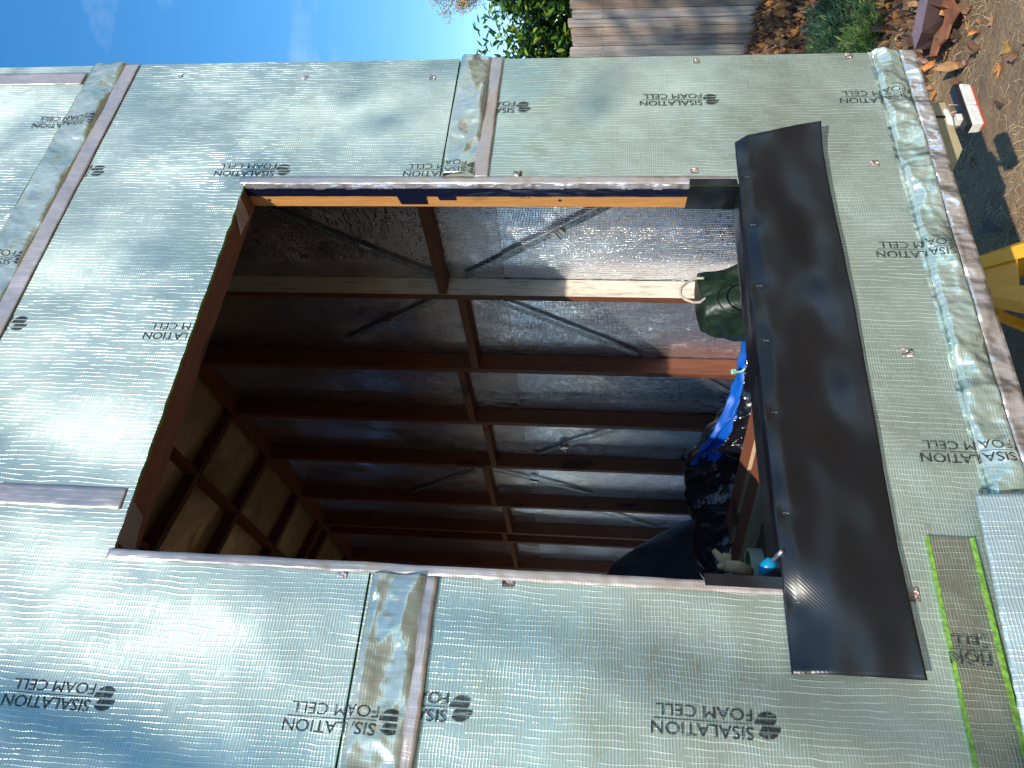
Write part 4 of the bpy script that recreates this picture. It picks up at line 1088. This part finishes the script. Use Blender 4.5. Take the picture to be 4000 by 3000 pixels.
for (u, v_q, sz, mi, lb, yaw) in spots:
    p = at(u, v_q, 2, .02); p.z = gz(p.x, p.y) + .008
    o = bpy.data.objects.new('maple_leaf', MPM[mi]); COL.objects.link(o); o.location = p; o.scale = (sz * 1.1,) * 3; o.rotation_euler = (rn.uniform(-.3, .3), rn.uniform(-.3, .3), yaw)
    tagm(o, lb, 'leaf', 'fallen maple leaves')
# dry grass
STR = [simple('straw', (.56, .41, .23), .8, 0, .25, 30), simple('straw_grey', (.27, .21, .14), .9, 0, .25, 30), simple('grass_green', (.12, .16, .05), .7)]
v = []; f = []; fm = []
def blade(p, yaw, ln, wd, lift, mi, bend):
    n0 = len(v); c, s = math.cos(yaw), math.sin(yaw)
    for i in range(4):
        t = i / 3; a = yaw + bend * t; x = p[0] + ln * t * math.cos(a); y_ = p[1] + ln * t * math.sin(a); z = p[2] + lift * math.sin(t * 2.6) + .002
        w_ = wd * (1 - t * .7); v.append((x - s * w_, y_ + c * w_, z)); v.append((x + s * w_, y_ - c * w_, z + w_ * .6))
    for i in range(3): a = n0 + 2 * i; f.append((a, a + 1, a + 3, a + 2)); fm.append(mi)
tu = [(rn.uniform(1.9, 4.6), rn.uniform(-.2, 2.4)) for _ in range(760)]
for (tx, ty) in tu:
    if ns(tx * 1.3, ty * 1.3, 4) < -.18: continue
    for k in range(rn.randrange(10, 34)):
        x = tx + rn.gauss(0, .05); y_ = ty + rn.gauss(0, .05)
        blade((x, y_, gz(x, y_)), rn.random() * 6.28, rn.uniform(.025, .075), .0011, rn.uniform(.002, .022), 0 if rn.random() < .55 else (1 if rn.random() < .93 else 2), rn.uniform(-1.2, 1.2))
for k in range(5200):
    x = rn.uniform(1.7, 5.5); y_ = rn.uniform(-.3, 3.0); blade((x, y_, gz(x, y_)), rn.random() * 6.28, rn.uniform(.02, .12), .0011, .004, rn.randrange(2), rn.uniform(-1.5, 1.5))
tagm(part('dry_grass', mesh('dry_grass', v, f, STR, False, fm)), 'matted dry straw and sparse grass on the bare earth', 'dry grass', kind='stuff')
# pebbles and crumbs
v = []; f = []
for k in range(900):
    x = rn.uniform(1.6, 4.5); y_ = rn.uniform(-.2, 2.2); r = rn.uniform(.002, .009); n0 = len(v); z = gz(x, y_)
    for d in ((1, 0, 0), (-1, 0, 0), (0, 1, 0), (0, -1, 0), (0, 0, .8), (0, 0, -.8)): v.append((x + d[0] * r * rn.uniform(.7, 1.2), y_ + d[1] * r, z + d[2] * r))
    for t_ in ((0, 2, 4), (2, 1, 4), (1, 3, 4), (3, 0, 4), (2, 0, 5), (1, 2, 5), (3, 1, 5), (0, 3, 5)): f.append(tuple(n0 + q_ for q_ in t_))
tagm(part('soil_crumbs', mesh('soil_crumbs', v, f, EARTH)), 'crumbs of soil and small stones on the bare earth', 'soil crumbs', kind='stuff')

# ------------------------------------------------------------------ dark beam with curved rusty bracket
bmx = thing('garden_beam', (3.7, 1.0, 0), 'dark purple painted timber beam lying on the straw', 'beam')
PUR = wood('purple_painted_timber', (.14, .085, .09), (.08, .05, .055), along=0)
PURT = wood('purple_skylit_top', (.30, .21, .24), (.20, .13, .15), along=0)  # skylight on the top and shade on the sides are put into the colours
def cc(x, y, ax, val): return at((3400 + x / 3.687) / (4000 / 2212), (y / 3.687) / (4000 / 2212), ax, val)
ZT = .15; a_, b_, d_, e_ = cc(600, 500, 2, ZT), cc(640, 715, 2, ZT - .02), cc(735, 470, 2, ZT), cc(785, 212, 2, ZT)
c_ = cc(900, 700, 2, .03); h_ = cc(1030, 400, 2, .03); f__ = cc(1080, 210, 2, .03); m0 = cc(690, 60, 2, ZT)
ext = (m0 - a_).normalized() * .9; ext.z = 0
b = MB()
# top face loop then dropped to ground
top = [b_, d_, e_, e_ + ext, m0 + ext, m0, a_]
bot = [Vector((p.x, p.y, .0)) for p in top]
bot[0] = Vector((c_.x, c_.y, .01)); bot[1] = Vector((h_.x, h_.y, .01)).lerp(Vector((c_.x, c_.y, .01)), .3); bot[2] = Vector((f__.x, f__.y, .01)); bot[3] = bot[2] + ext
n = len(top); b.v += top + bot; b.f.append(tuple(range(n))); b.m.append(0); b.f.append(tuple(range(n, 2 * n))[::-1]); b.m.append(0)
for i in range(n):
    j = (i + 1) % n; b.f.append((i, n + i, n + j, j)); b.m.append(0)
b.m[0] = 1; bme = b.me('beam', [PUR, PURT]); bmm = bmesh.new(); bmm.from_mesh(bme); bmesh.ops.recalc_face_normals(bmm, faces=bmm.faces); bmm.to_mesh(bme); bmm.free()
part('beam', bme, bmx)
RUST = grime('rusty_brown_steel', (.20, .075, .04), (.30, .12, .06), (.36, .15, .07), .6, 12)
# scalloped upright plate along the beam
lp_ = []
for (x, y_) in ((1035, 0), (1070, 120), (1108, 235), (1085, 350), (1020, 440), (960, 500), (925, 640), (880, 820), (960, 800), (1010, 660), (1120, 560), (1180, 350), (1300, 160), (1210, 0)):
    lp_.append(cc(x, y_, 2, .055))
lp_ = [lp_[0] + ext * .7] + lp_ + [lp_[-1] + ext * .7]
b = MB(); b.prism(lp_, (0, 0, .012))
pme = b.me('curved_bracket', RUST); bmm = bmesh.new(); bmm.from_mesh(pme); bmesh.ops.recalc_face_normals(bmm, faces=bmm.faces); bmm.to_mesh(pme); bmm.free()
o = part('curved_bracket', pme); tagm(o, 'scalloped rust brown steel piece lying against the dark beam', 'bracket')
# dark scrap of weed mat
p0 = [at(u, v_q, 2, .02) for u, v_q in ((2111, 503), (2147, 471), (2165, 500), (2150, 503))]
b = MB(); b.prism([Vector((p.x, p.y, .014 + .03 * (i == 1))) for i, p in enumerate(p0)], (0, 0, .002))
tagm(part('mat_scrap', b.me('mat_scrap', simple('grey_mat', (.10, .10, .095), .95, 0, .3, 20, .003, 50))), 'triangular grey scrap of matting next to the axle stand', 'scrap')
